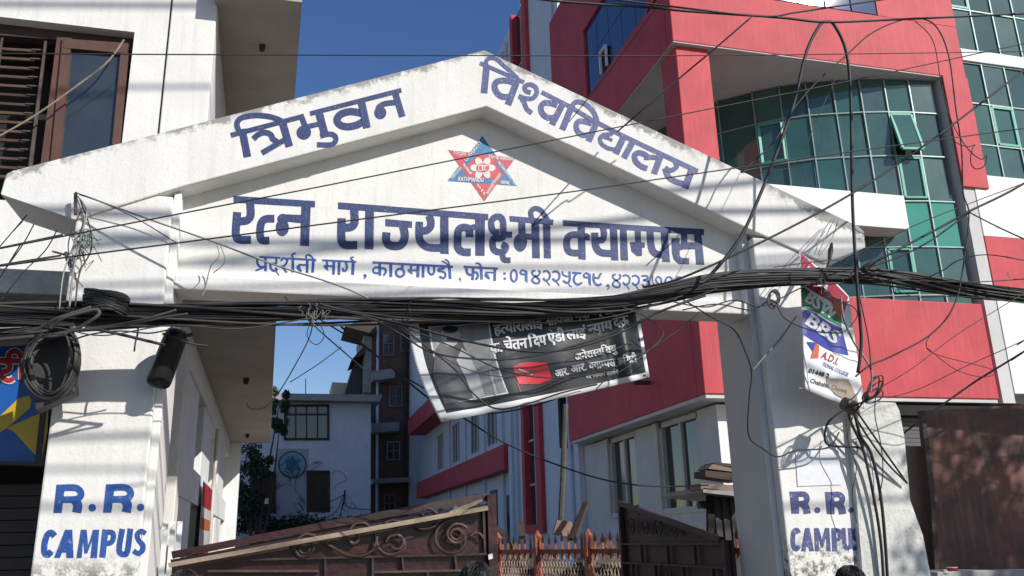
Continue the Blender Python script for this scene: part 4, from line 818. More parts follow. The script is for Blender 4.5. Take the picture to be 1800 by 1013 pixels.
# shed with planks behind the right pier
sd = thing('shed', 'small dark corrugated shed behind the right pier', 'shed', (6.3, 10, 0))
SDY = 9.6
for i in range(11):
    p = UY(1246+i*7, 872, SDY); box('corrugated_sheet', p.x, p.x+.052, SDY-.02*(i % 2), SDY+.03, 0, p.z, BOXM, sd)
plate('roof', [(1236, 858), (1330, 868), (1330, 876), (1236, 866)], SDY-.3, 1.2, LEDGE, sd)
MB().tube([UY(1227, 888, SDY-.1), UY(1250, 887, SDY-.1)], .045, 10).build('pipe_stub', PLASTIC, sd); plate('post', [(1244, 870), (1256, 871), (1258, 1000), (1246, 1000)], SDY-.06, .05, DARK, sd)
for i, (px, m, lab) in enumerate(([[(1232, 850), (1296, 853), (1298, 864), (1232, 860)], BROWNC, 'thick brown beam at the bottom of the plank pile'], [[(1240, 827), (1300, 833), (1302, 847), (1240, 838)], DARKWOOD, 'dark plank on the thick brown beam of the pile'], [[(1252, 816), (1300, 826), (1300, 831), (1245, 824)], BROWNC, 'thin tilted plank second from the top of the pile'], [[(1258, 813), (1296, 816), (1296, 822), (1254, 817)], DARKWOOD, 'thin dark plank topmost on the pile'])):
    tag(plate('plank', px, SDY-.3+.03*i, .3, m), lab, 'plank', 'planks piled on the shed roof')
# ================================================================ brown hoarding on the right, low wall, cup
hd_ = thing('brown_hoarding', 'tall stained brown sheet hoarding in dappled shade right of the stub wall', 'hoarding', (6.8, 6.6, 0))
plate('sheet', [(1624, 722), (1700, 718), (1860, 706), (1880, 1100), (1656, 1100)], 6.6, .04, RUST, hd_); plate('sheet', [(1861, 706), (2150, 684), (2160, 1100), (1881, 1100)], 6.604, .04, RUST, hd_); plate('edge_post', [(1619, 722), (1626, 722), (1642, 850), (1653, 1010), (1660, 1100), (1650, 1100), (1636, 880)], 6.57, .05, DARKWOOD, hd_)
tag(plate('brown_wall', [(1583, 783), (1624, 786), (1650, 1010), (1656, 1150), (1600, 1150)], 6.75, .15, BROWNC), 'rough brown rendered wall between the stub wall and the hoarding', 'wall')
lw = plate('low_wall', [(1648, 1006), (1700, 1003), (2050, 1001), (2050, 1300), (1648, 1300)], 6.2, .35, LEDGE, None, .01); tag(lw, 'low concrete wall top in the bottom right corner', 'wall')
c0 = UY(1676, 1012, 6.25); cup = MB().tube([c0+Vector((0, 0, 0)), c0+Vector((0, 0, .062))], .02, 20, rr=[.032, .041]).build('paper_cup', mat('cup_red', (.60, .03, .02), (.5, .025, .02), .5, 5)); tag(cup, 'small red paper cup standing on the low wall', 'cup')
MB().tube([c0+Vector((0, 0, .062)), c0+Vector((0, 0, .067))], .043, 20).build('rim', WHITE2, cup); MB().disc(c0+Vector((-.006, -.0385, .034)), (.018, 0, 0), (0, -.003, .018)).build('printed_emblem', DARK, cup)
c1 = UY(1660, 1008, 6.22); bm_ = MB().tube([c1, c1+Vector((0, 0, .03))], .03, 8, rr=[.035, .02]).build('stone', LEDGE, None); tag(bm_, 'small grey stone beside the red cup', 'stone')
# ================================================================ cables
def wpts(px, Y):
    out = []
    for i, q in enumerate(px):
        y = q[2] if len(q) > 2 else (Y if not isinstance(Y, tuple) else Y[0]+(Y[1]-Y[0])*i/(len(px)-1))
        out.append(UY(q[0], q[1], y))
    return out
def wire(label, px, Y=5.4, wd=2.2, m=None, name='cable', group=None, cat='cable', k=8):
    W_ = wpts(px, Y)
    if not 0 <= px[0][0] <= 1800: W_ = [W_[0]+(W_[0]-W_[1]).normalized()*5] + W_
    if not 0 <= px[-1][0] <= 1800: W_ = W_ + [W_[-1]+(W_[-1]-W_[-2]).normalized()*5]
    P3 = smooth(W_, k); ym = sum(p.y for p in P3)/len(P3)
    o = MB().tube(P3, wd*ym*1.05/F/2, 6).build(name, m or BLACK, None, smooth=True)
    return tag(o, label, cat, group)
# main bundle
path = [(-160, 558), (0, 557), (150, 556), (300, 553), (450, 551), (600, 548), (750, 545), (900, 546), (1000, 543), (1080, 534), (1150, 521), (1250, 502), (1350, 491), (1450, 487), (1540, 487), (1620, 496), (1700, 508), (1800, 519), (1960, 535)]
spread = [19, 18, 17, 15, 15, 15, 14, 13, 12, 11, 11, 12, 10, 9, 9, 10, 10, 9, 9]
BYY = 5.56
bun = thing('cable_bundle', 'thick bundle of black cables slung across the whole gate in front of the beam', 'cables', (1.4, BYY, 3.3))
for i in range(74):
    ph = random.uniform(0, 6.28); rr_ = sqrt(random.random()); fr = random.uniform(.4, 1.3); pts = []
    loose = 1.7 if random.random() < .2 else 1.0
    for j, (x, y) in enumerate(path):
        a = ph+fr*j*.55; s = spread[j]*rr_*loose
        pts.append((x, y+s*cos(a), BYY+.07*rr_*sin(a)+random.uniform(-.008, .008)))
    W_ = wpts(pts, BYY); W_ = [W_[0]+(W_[0]-W_[1])*3] + W_ + [W_[-1]+(W_[-1]-W_[-2])*3]; P3 = smooth(W_, 5)
    MB().tube(P3, random.choice((.0035, .0045, .006, .008, .0105)), 5).build('cable', BLACK if random.random() < .72 else BLACK2, bun, smooth=True)
for x, y in ((545, 549), (556, 549), (566, 549), (720, 546), (1390, 489), (1445, 487), (1498, 487), (1700, 508), (1775, 516)):
    r = 16 if x < 1300 else 11
    pts = [UY(x+random.uniform(-3, 3), y+r*cos(a), BYY+.09*sin(a)) for a in [2*pi*i/14 for i in range(14)]]
    MB().tube(pts, .004, 5, closed=True).build('tie', PALEW if x < 700 else BLACK, bun)
for i in range(16):     # frayed tie ends
    x = random.choice((548, 560, 530, 1440, 1490, 1770, 1450)); y = 552 if x < 700 else 490
    p = UY(x+random.uniform(-12, 12), y, BYY-.1); pts = [p]
    for j in range(4): p = p+Vector((random.uniform(-.03, .03), random.uniform(-.01, .01), random.uniform(-.06, .035))); pts.append(p)
    MB().tube(smooth(pts, 4), .0018, 4).build('tie_end', PALEW, bun)
wire('thin straight wire crossing the whole picture over the gable tip', [(-60, 94), (300, 96), (850, 98), (1200, 98), (1500, 95), (1860, 90)], (2.9, 3.2), 2.6)
wire('thin wire rising from the left pier to the top right corner', [(-60, 450), (0, 437), (513, 338), (600, 321), (1200, 201), (1500, 141), (1860, 64)], (3.1, 3.5), 2.6)
wire('thin wire passing just above the large painted campus name', [(-60, 478), (0, 468), (600, 390), (1000, 338), (1200, 309), (1567, 257), (1860, 218)], (3.2, 3.6), 2.8)
wire('thick black cable running from the top edge over the red lintel', [(900, -8), (1000, 4), (1150, 14), (1210, 20), (1370, 31), (1450, 39), (1567, 35), (1800, 24), (1860, 21)], (3.4, 3.6), 6.0)
wire('black cable crossing the thick one near the sun glint', [(1010, -10), (1200, 14), (1340, 29), (1400, 22), (1480, 10), (1590, -6)], (3.4, 3.6), 4.5)
wire('slanting cable from the glint down to the right slope of the gable', [(1320, 31), (1248, 93), (1200, 133), (1108, 212), (1085, 232, 5.85)], (5.0, 5.6), 3.6)
wire('tall hooped cable, thick, looping up beside the curved glass', [(1228, 497), (1245, 488), (1300, 420), (1338, 338), (1372, 250), (1397, 177), (1417, 93), (1440, 46), (1453, 38), (1467, 45), (1487, 90), (1495, 167), (1498, 338), (1502, 430), (1508, 520), (1514, 600), (1508, 655)], (5.3, 5.3), 7.2)
wire('thin cable arching over the red lintel and down to the pier top', [(1303, 303), (1360, 250), (1385, 205), (1430, 150), (1487, 98), (1530, 60), (1580, 37), (1620, 33), (1648, 50), (1668, 100), (1680, 190), (1690, 260), (1693, 338), (1703, 374), (1697, 440), (1680, 530), (1640, 585), (1570, 625), (1530, 642), (1504, 662)], (5.5, 5.3), 3.4)
wire('looped wire end hanging in front of the red column', [(1608, 37), (1640, 72), (1655, 150), (1672, 212), (1700, 260), (1724, 280), (1734, 274), (1730, 292), (1715, 297), (1706, 285), (1709, 262), (1714, 255), (1700, 258), (1680, 250), (1672, 236)], (5.3, 5.3), 2.2)
wire('thick diagonal cable from the right edge down to the bundle', [(1860, 80), (1800, 124), (1633, 250), (1500, 339), (1350, 420), (1200, 488), (1130, 505)], (5.1, 5.4), 4.6)
wire('cable from the right edge to the knot right of the bundle ties', [(1860, 288), (1773, 338), (1703, 372), (1660, 396), (1537, 461), (1512, 474)], (5.2, 5.4), 5)
wire('second cable sagging from the wire junction to the bundle', [(1706, 372), (1690, 384), (1633, 425), (1570, 456), (1500, 477)], (5.25, 5.4), 3.6)
wire('cable leaving the wire junction towards the right edge', [(1703, 373), (1760, 402), (1860, 448)], (5.2, 5.1), 3.4)
wire('thin arching wire right of the junction', [(1633, 487), (1660, 474), (1685, 458), (1733, 448), (1800, 458), (1860, 470)], (5.4, 5.2), 2.4)
wire('thin level wire just above the bundle at the right', [(1560, 492), (1700, 496), (1800, 491), (1860, 489)], (5.3, 5.3), 2.2)
wire('dark cable rising towards the right edge over the shutter', [(1860, 578), (1800, 618), (1740, 655), (1707, 676), (1620, 738), (1588, 762)], (5.4, 6.0), 4.2)
wire('thin wire rising to the right across the red panel', [(1860, 560), (1800, 598), (1700, 643), (1620, 682), (1560, 700)], (5.4, 5.6), 2.0)
wire('small hanging triangle of wire on the red panel', [(1640, 583), (1628, 606), (1648, 624), (1745, 650), (1730, 663), (1680, 650), (1630, 612)], (5.4, 5.4), 1.8)
wire('thin wire drooping below the right bundle', [(1360, 470), (1420, 462), (1470, 458), (1500, 470), (1530, 480), (1600, 520), (1700, 522), (1860, 540)], (5.35, 5.35), 1.8)
wire('pale wire from the left bracket across the pediment corner', [(140, 342), (167, 351), (260, 385), (380, 427), (480, 465), (600, 504), (690, 545)], (5.95, 5.6), 3.0, PALEW)
wire('thin dark wire from the left bracket to the pier edge', [(132, 338), (200, 365), (250, 390), (310, 427)], (5.9, 6.0), 1.8)
for i, px in enumerate((((137, 345), (152, 372), (144, 410), (130, 470), (122, 540)), ((140, 350), (158, 400), (160, 440), (140, 480), (132, 540)), ((136, 350), (146, 390), (130, 430), (112, 480), (104, 545)), ((145, 365), (120, 430), (135, 500), (128, 548)))):
    wire(('outermost', 'second', 'third', 'innermost')[i]+' strand of the loose wire tangle hanging from the left bracket', px, (5.85, 5.5), (3, 2.4, 2.2, 2)[i], PALEW if i % 2 == 0 else BLACK2, group='loose wires at the left bracket')
mb = MB()
for i in range(26):
    x = random.uniform(130, 152); y = random.uniform(405, 450); p = UY(x, y, 5.85); pts = [p]
    for j in range(4): p = p+Vector((random.uniform(-.05, .05), random.uniform(-.03, .02), random.uniform(-.09, .05))); pts.append(p)
    mb.tube(smooth(pts, 3), .003, 4)
tag(mb.build('wire_tangle', mat('green_string', (.05, .12, .11), (.12, .12, .11), .7, 9)), 'frayed green string tangle tied on the left corner of the left pier', 'string')
tag(MB().bar(UY(133, 340, 5.93), UY(133, 378, 5.93), .02, .02).bar(UY(116, 444, 5.9), UY(124, 470, 5.9), .03, .02).bar(UY(92, 442, 5.9), UY(118, 449, 5.9), .012, .012).build('wire_bracket', IRON), 'rusty iron wire bracket at the top left corner of the left pier', 'bracket')
for i, px in enumerate((((40, 389), (20, 410), (-10, 445)), ((60, 394), (40, 430), (5, 480), (-20, 520)), ((100, 405), (80, 440), (40, 480), (0, 530)), ((380, 428), (385, 450), (370, 470), (360, 510), (355, 520)), ((388, 432), (395, 460), (375, 480)))):
    wire(('short wire dropping from the left cornice end', 'longer wire dropping from the left cornice underside', 'wire dropping from the cornice across the stained ledge', 'thin wire curling down the left end of the lettering', 'small loop of wire below the pale pediment wire')[i], px, (6.3, 6.3) if i < 3 else (5.9, 5.9), 1.8, PALEW if i > 2 else BLACK2)
# wires draped in front of the banner
BW = [('longest wire draped across the banner and up to the right', [(560, 540), (640, 556), (700, 585), (760, 620), (850, 632), (925, 628), (1020, 605), (1100, 575), (1180, 540), (1260, 508)], 3.4),
      ('second draped wire, dipping below the banner title', [(620, 555), (720, 580), (800, 612), (880, 650), (960, 664), (1040, 658), (1110, 632), (1180, 590), (1230, 548)], 2.6),
      ('lowest wire curving across the banner foot', [(690, 560), (750, 610), (800, 650), (830, 690), (870, 718), (920, 712), (990, 690), (1050, 676)], 3.0),
      ('wire crossing the banner under the slogan', [(560, 535), (700, 568), (830, 602), (930, 618), (1010, 612), (1090, 585), (1160, 548), (1240, 520)], 4.4),
      ('thin wire over the red flag on the banner', [(700, 575), (800, 640), (880, 662), (960, 650), (1010, 628), (1060, 620), (1110, 603)], 1.8),
      ('wire along the top of the banner photo', [(600, 545), (720, 560), (850, 566), (960, 568), (1080, 556), (1200, 520)], 3),
      ('slack wire looping right of the banner', [(1095, 540), (1140, 560), (1165, 590), (1110, 640), (1065, 668), (1045, 688)], 2.2)]
for lab, px, wd in BW: wire(lab, px, (5.32, 5.32), wd, BLACK2 if wd in (2.2, 1.8) else BLACK)
wire('cable sagging from below the banner towards the plank pile', [(600, 575), (680, 640), (760, 705), (815, 735), (880, 775), (960, 810), (1060, 843), (1150, 855), (1245, 853)], (5.6, 8.5), 3.2)
wire('cable passing low behind the banner to the right', [(560, 560), (640, 610), (720, 668), (830, 722), (900, 722), (980, 700), (1060, 660)], (5.7, 6.4), 2.6)
wire('thin black wire hanging in the lane by the soffit edge', [(552, 545), (545, 590), (520, 640), (490, 690), (465, 716), (440, 718), (434, 708)], (5.6, 5.6), 2.2)
wire('thin wire falling across the sky gap under the beam', [(500, 522), (560, 580), (600, 615), (640, 650)], (5.9, 5.7), 2.2)
wire('faint wire crossing the sky gap to the right', [(600, 610), (560, 640), (510, 672)], (5.7, 5.7), 1.6)
wire('thin wire crossing the small knot left of the poster', [(1180, 530), (1240, 540), (1290, 528), (1340, 538), (1400, 510), (1440, 492)], (5.4, 5.4), 2.6)
wire('wire from the bundle curving to the poster edge', [(1200, 545), (1260, 535), (1320, 545), (1358, 528), (1380, 560), (1430, 582), (1480, 586)], (5.5, 5.4), 2.6)
wire('long dark wire falling down the inner face of the right pier', [(1190, 520), (1248, 556), (1290, 580), (1310, 618), (1321, 655), (1317, 700), (1316, 765), (1340, 788), (1367, 803), (1400, 792), (1455, 787), (1475, 760)], (5.6, 5.9), 3)
wire('pale cord slanting up the right pier from the dark wire', [(1322, 652), (1352, 618), (1372, 595), (1400, 556)], (5.9, 5.9), 3.4, PALEW)
kn = MB()
for i in range(5): kn.tube([UY(1358+9*cos(a)+i, 528+15*sin(a)-i, 5.4+.01*i) for a in [2*pi*j/12 for j in range(12)]], .006, 5, closed=True)
tag(kn.build('wire_knot', BLACK), 'small wire knot on the upper right pier', 'knot')
# coils
co = thing('cable_coil', 'large flat coil of black cable resting on the bundle left of the opening', 'coil', (-1, 5.4, 3.3))
cc = UY(186, 538, 5.5)
for i in range(40):
    R = .125*random.uniform(.9, 1.06); off = -.035+.11*i/40; tilt = random.uniform(-.05, .35)
    pts = [cc+Vector((R*cos(a), R*.8*sin(a), off+.008*cos(a*2+i)-tilt*.12*cos(a))) for a in [2*pi*j/20 for j in range(20)]]
    MB().tube(pts, .0065, 5, closed=True).build('turn', BLACK, co, smooth=True)
co = thing('cable_coil', 'hanging dusty coil of cable loops in front of the metal box at the left', 'coil', (-1.3, 5.4, 3))
cc = UY(88, 636, 5.58)
for i in range(22):
    R = random.uniform(.115, .155); rz = random.uniform(.18, .22); ox = random.uniform(-.012, .012); ph = random.uniform(0, 1)
    pts = [cc+Vector((ox+R*cos(a), random.uniform(-.004, .004)+.04*sin(a+i)+i*.002, rz*sin(a)+.02*sin(2*a+ph))) for a in [2*pi*j/22 for j in range(22)]]
    MB().tube(smooth(pts, 2, True), random.choice((.005, .007, .009)), 5, closed=True).build('turn', BLACK2 if i % 3 else BLACK, co, smooth=True)
for i, px in enumerate((((88, 578), (110, 560), (150, 548), (170, 545), (172, 555), (140, 575), (100, 590), (60, 592), (-40, 600)), ((-60, 592), (0, 588), (60, 580), (100, 560), (160, 540)), ((60, 595), (120, 583), (200, 572), (260, 560), (310, 545)), ((150, 580), (220, 572), (290, 558), (330, 552)))):
    wire(('twisted cable folded back above the hanging coil', 'tan cable joining the coil from the left edge', 'cable leaving the coil along the bundle', 'short cable ending near the black cylinder')[i], px, (5.3, 5.3), (6, 5, 4.5, 4)[i], BLACK2)
bx = MB().prism([UY(x, y, 5.74) for x, y in ((50, 590), (122, 565), (131, 690), (62, 722))], (0, .14, 0)).build('metal_box', BOXM, None, .006); tag(bx, 'dark metal junction box behind the hanging cable coil', 'box')
# black splice closure
a, b = UY(314, 578, 5.80), UY(275, 682, 5.88); d = (b-a).normalized(); Lc = (b-a).length
prof = [(0, .045), (.04, .062), (.10, .070), (.16, .074), (.30, .076), (.86, .078), (.93, .074), (.975, .060), (1.0, .034)]
cl = MB().tube([a+d*Lc*t for t, _ in prof], .1, 28, rr=[r for _, r in prof]).build('splice_closure', PLASTIC, None, smooth=True); tag(cl, 'black plastic cable splice cylinder hanging by the left pier', 'cable closure')
MB().tube([a+d*Lc*.13, a+d*Lc*.17], .084, 28).build('clamp', BLACK2, cl); MB().tube([a+d*Lc*.13+Vector((.075, -.03, 0)), a+d*Lc*.13+Vector((.11, -.04, .01))], .014, 8).build('bolt', IRON, cl)
wire('cable running from the bundle into the black cylinder', [(150, 575), (220, 590), (290, 607)], (5.45, 5.5), 5)
wire('wire leaving the back of the black cylinder', [(318, 600), (345, 606), (366, 608)], (5.55, 5.6), 3.4)
wire('thin looping wire on the left pier beside the cylinder', [(122, 600), (160, 588), (210, 582), (260, 586), (296, 580)], (5.5, 5.5), 2.6)
wire('short frayed wire hanging under the bundle on the left pier', [(243, 560), (242, 585), (238, 602), (236, 618)], (5.6, 5.6), 3, BLACK2)
# cables down the stub wall
tc = UY(1492, 722, 5.7)
for i, (px, wd, lab) in enumerate((([(1490, 715), (1497, 745), (1517, 790), (1535, 870), (1549, 960), (1556, 1080)], 5.5, 'left one of the two thick cables running down the stub wall'), ([(1500, 715), (1512, 765), (1532, 800), (1549, 880), (1559, 1000), (1561, 1080)], 6, 'right one of the two thick cables running down the stub wall'), ([(1505, 722), (1535, 765), (1565, 808), (1595, 850)], 4, 'upper slanting cable ending at the stub wall edge'), ([(1500, 728), (1530, 775), (1560, 815), (1593, 848)], 4, 'lower slanting cable ending at the stub wall edge'),
      ([(1484, 720), (1458, 740), (1450, 762), (1456, 782), (1500, 786), (1518, 786), (1512, 770)], 4, 'squarish cable loop on the right pier above the paper notice'), ([(1540, 690), (1538, 730), (1548, 780), (1552, 830), (1545, 880)], 2, 'thin frayed wire on the stub wall'))):
    wire(lab, px, (5.84, 5.93) if i != 4 else (5.86, 5.94), wd)
tag(MB().tube([tc+Vector((-.04, 0, .06)), tc+Vector((.05, 0, .02))], .06, 12, rr=[.05, .06]).build('cable_clamp', IRON), 'dark clamp gathering the cables at the top of the stub wall', 'clamp')
lo = MB()
for i, (dx, w_, r_) in enumerate(((0, .09, .2), (.02, .1, .24), (.05, .08, .22), (-.02, .07, .17), (.03, .12, .2))):
    c = UY(1528, 700, 5.45); ang2 = .55+.18*i; dv = Vector((sin(ang2), 0, cos(ang2))); nv = Vector((dv.z, 0, -dv.x))
    lo.tube([c+dv*(r_*(.5-.5*cos(a)))+nv*(w_*.4*sin(a))+Vector((0, .02*i, 0)) for a in [2*pi*j/18 for j in range(18)]], .006, 5, closed=True)
for a_, b_ in (((1528, 702), (1490, 718)), ((1525, 698), (1505, 722))): lo.tube([UY(*a_, 5.45), UY(*b_, 5.65)], .007, 5)
tag(lo.build('wire_loops', BLACK), 'bunch of looped spare wire sticking up above the stub wall', 'wire loops')
wire('frayed pale strip hanging from the poster to the loops', [(1478, 520), (1483, 560), (1500, 600), (1520, 630), (1532, 655), (1530, 690)], (5.35, 5.4), 4, PALEW, 'tape_strip')
wire('thin black wire hanging beside the thick hooped cable', [(1504, 490), (1516, 545), (1527, 600), (1531, 650)], (5.3, 5.3), 2.4)
wire('curved thin wire round the poster edge', [(1440, 470), (1455, 520), (1500, 540), (1505, 560), (1480, 585), (1460, 580)], (5.25, 5.25), 2)
for i, px in enumerate((((1465, 382), (1445, 410), (1432, 448)), ((1470, 380), (1452, 415), (1438, 448)), ((1474, 385), (1462, 420), (1440, 450)))):
    wire(('left', 'middle', 'right')[i]+' one of three thin wires tied up to the right cornice', px, (5.9, 5.5), 1.8, PALEW)
ins = MB().tube([UY(1462, 428, 5.8), UY(1460, 440, 5.75), UY(1458, 456, 5.7)], .02, 10, rr=[.010, .022, .014]).tube([UY(1458, 456, 5.7), UY(1454, 470, 5.65), UY(1456, 482, 5.58)], .010, 8); tag(ins.build('insulator', PLASTIC), 'dark insulator hook above the bundle at the right pier', 'insulator')
tag(MB().tube([UY(1518, 475, 5.4), UY(1536, 460, 5.4)], .025, 8, rr=[.03, .02]).build('cable_clip', PLASTIC), 'black cable clip at the knot right of the bundle ties', 'clip')

for lab, px, Yy, wd in (('thin wire from the top edge slanting over the blue window', [(1170, -8), (1120, 60), (1060, 140), (1000, 215)], (4.2, 5.0), 1.8),
                        ('thin wire slanting from the right edge across the white band', [(1860, 300), (1720, 352), (1600, 400), (1480, 462)], (4.9, 5.4), 2.0),
                        ('thin wire dropping from the hooped cable to the gable slope', [(1487, 98), (1440, 200), (1395, 290), (1302, 304)], (5.3, 5.3), 1.6),
                        ('thin wire sagging between the bundle ties over the beam', [(560, 545), (700, 528), (860, 524), (1000, 526), (1160, 512)], (5.45, 5.45), 1.8),
                        ('thin slack wire under the left part of the bundle', [(0, 585), (90, 575), (180, 590), (300, 572), (420, 578), (540, 560)], (5.45, 5.45), 2.2),
                        ('short loose wire looping below the ties over the sky gap', [(548, 560), (540, 590), (556, 606), (570, 590), (560, 566)], (5.5, 5.5), 1.6),
                        ('thin wire running from the loops up to the white band', [(1532, 690), (1600, 650), (1680, 590), (1760, 540), (1860, 480)], (5.4, 5.2), 1.6),
                        ('twisted wire hanging down the stub wall from the clamp', [(1500, 730), (1490, 770), (1505, 820), (1498, 870), (1506, 920)], (5.8, 5.9), 1.8)):
    wire(lab, px, Yy, wd, random.choice((BLACK, BLACK2)))
# overhead cables that run above the camera along the street; their soft shadows band the gate
for (a, b, Yw, r) in (((1000, 347), (1230, 325), 6, .028), ((150, 372), (1440, 366), 6, .026), ((150, 408), (1480, 420), 6, .016), ((120, 500), (1480, 438), 6, .015), ((120, 528), (1480, 452), 6, .024),
                      ((90, 690), (1480, 610), 6, .026), ((80, 768), (1480, 700), 6, .018), ((80, 822), (1480, 800), 6, .012), ((80, 888), (1480, 880), 6, .016), ((0, 13), (370, 10), 7.5, .03), ((230, 155), (365, 152), 7.5, .02)):
    A, B = UY(*a, Yw), UY(*b, Yw); D_ = B-A; t0, t1 = (-4-A.x)/D_.x, (9-A.x)/D_.x; yc = 1.2+random.uniform(-.2, .3); k_ = (yc-Yw)/SD.y
    P3 = [A+D_*(t0+(t1-t0)*i/16)+SD*k_+Vector((0, 0, .10*(i/8-1)**2-.03)) for i in range(17)]
    tag(MB().tube(P3, r, 8).build('overhead_cable', BLACK, None, smooth=True), 'thick black cable strung high above the street, outside the picture', 'cable', 'cables high above the street')
# ================================================================ black banner
def lerp2(a, b, t): return (a[0]+(b[0]-a[0])*t, a[1]+(b[1]-a[1])*t)
TLb, TRb, BLb, BRb = (716, 545), (1118, 520), (775, 742), (1142, 663)
def inv_ban(px, py):
    u, v = .5, .5
    for _ in range(14):
        def pos(u, v):
            a = lerp2(TLb, BLb, v); b = lerp2(TRb, BRb, v); q = lerp2(a, b, u); return (q[0] - 14*sin(pi*v)*(1-u), q[1]+3*sin(pi*u))
        x, y = pos(u, v); xu, yu = pos(u+.01, v); xv, yv = pos(u, v+.01)
        a, b, c, d = (xu-x)/.01, (xv-x)/.01, (yu-y)/.01, (yv-y)/.01; D = a*d-b*c; ex, ey = px-x, py-y
        u += (d*ex-b*ey)/D; v += (-c*ex+a*ey)/D
    return u, v
def banY(u, v):
    f_ = .028*sin(7*u+2*v)+.012*sin(23*u+3)*(.4+v)
    if u > .82: f_ += .045*sin((u-.82)*48)*(.3+.7*v)
    return 5.70+f_*.8-.06*v*(1-v)-.04*v
def ban(px, py, l):
    u, v = inv_ban(px, py); return UY(px, py, banY(u, v)) + Vector((0, -l-.004, 0))
ban.curved = True
def sheet(pxs, mapper, nu, nv, name, m, parent, th=.0015):
    """cloth between 4 pixel corners TL TR BR BL"""
    a, b, c, d = pxs; mb = MB(); vs = []
    for j in range(nv+1):
        for i in range(nu+1):
            p = lerp2(lerp2(a, d, j/nv), lerp2(b, c, j/nv), i/nu); vs.append(mapper(p[0], p[1], 0))
    mb.add(vs, [(j*(nu+1)+i, j*(nu+1)+i+1, (j+1)*(nu+1)+i+1, (j+1)*(nu+1)+i) for j in range(nv) for i in range(nu)])
    o = mb.build(name, m, parent, smooth=True)
    if th: s = o.modifiers.new('solid', 'SOLIDIFY'); s.thickness = th; s.offset = 0
    return o
def bpos(u, v):
    a = lerp2(TLb, BLb, v); b = lerp2(TRb, BRb, v); q = lerp2(a, b, u); return (q[0] - 14*sin(pi*v)*(1-u), q[1]+3*sin(pi*u))
def usheet(u0, u1, v0, v1, lift, name, m, parent, nu=60, nv=16, th=0):
    mb = MB(); vs = []
    for j in range(nv+1):
        for i in range(nu+1):
            u = u0+(u1-u0)*i/nu; v = v0+(v1-v0)*j/nv; x, y = bpos(u, v); vs.append(UY(x, y, banY(u, v))+Vector((0, -lift, 0)))
    mb.add(vs, [(j*(nu+1)+i, j*(nu+1)+i+1, (j+1)*(nu+1)+i+1, (j+1)*(nu+1)+i) for j in range(nv) for i in range(nu)])
    o = mb.build(name, m, parent, smooth=True)
    if th: s = o.modifiers.new('solid', 'SOLIDIFY'); s.thickness = th; s.offset = 1
    return o
VW = mat('vinyl_white', (.72, .72, .71), (.66, .66, .66), .32, 3, .12, 14); VB = mat('vinyl_black', (.022, .022, .023), (.035, .035, .035), .27, 3, .15, 12); VR = mat('vinyl_red', (.55, .02, .03), (.5, .02, .03), .3, 3); VG = mat('vinyl_grey', (.26, .26, .26), (.18, .18, .18), .3, 14, .1, 12); VG2 = mat('vinyl_dark_grey', (.07, .07, .07), (.05, .05, .05), .3, 9); VL = mat('vinyl_print_white', (.62, .62, .62), (.5, .5, .5), .35, 9)
bn = usheet(0, 1, 0, 1, 0, 'black_banner', VW, None, 90, 20, .002); tag(bn, 'black vinyl protest banner with a man\'s photo, red flag and white Devanagari text', 'banner')
usheet(.045, .985, .02, .935, .0015, 'black_print', VB, bn, 90, 20)
usheet(.085, .352, .16, .86, .003, 'photo_border', VL, bn, 24, 14); usheet(.093, .345, .17, .845, .0042, 'photo_background', VG, bn, 24, 14)
o_, s_ = (700, 520), 4.223
def bz(pts): return [(700+x/4.223, 520+y/4.223) for x, y in pts]
P = Paint(ban, .0012); P.poly(bz([(320, 330), (400, 300), (470, 330), (560, 560), (640, 740), (540, 765), (345, 810), (325, 640), (255, 590), (265, 470), (280, 400)])); P.done('printed_jacket', VG2, bn)
P = Paint(ban, .0022); P.poly(bz([(430, 480), (500, 610), (560, 765), (640, 745), (600, 600), (520, 430), (470, 390)])); P.disc(700+385/4.223, 520+300/4.223, 17, 19); P.done('printed_light_shapes', mat('vinyl_light_grey', (.40, .40, .40), (.3, .3, .3), .3, 12), bn)
P = Paint(ban, .003); P.disc(700+385/4.223, 520+252/4.223, 14, 6.5); P.poly(bz([(355, 300), (470, 318), (465, 345), (360, 335)])); P.done('printed_hair_and_glasses', VB, bn)
P = Paint(ban, .0); s5 = 5.067
def bq(pts): return [(850+x/s5, 520+y/s5) for x, y in pts]
P.poly(bq([(255, 635), (330, 600), (410, 592), (450, 612), (560, 600), (608, 745), (480, 790), (455, 762), (380, 770), (312, 790)])); P.stroke(1.6, bq([(300, 780), (335, 880)])); P.done('printed_flag', VR, bn)
P = Paint(ban, .0012)
P.stroke(2.2, bq([(310, 655), (435, 705)])); 
def bl(tok, a, b, h, bold=.035): letter(P, tok, bq([a])[0], bq([b])[0], h, bold)
bl(['दे', 'श', 'भ', 'र', 'का'], (-430, 130), (-290, 125), 7, .02); bl(['स', '/म', 'पू', 'र्ण' if False else 'ण'], (-260, 120), (-160, 112), 7, .02); bl(['प्र' if False else 'प', 'जा', 'ता', 'न', '/त', 'र'], (-140, 112), (20, 95), 6, .02)
bl(['ह', '/त', 'या', 'रा', 'ला', 'इ', '^'], (95, 350), (520, 285), 18); bl(['सा', 'व', '^', 'ज', 'ि', 'न', 'क'], (560, 270), (940, 205), 17); bl(['ग', 'र', '!'], (975, 195), (1150, 160), 14)
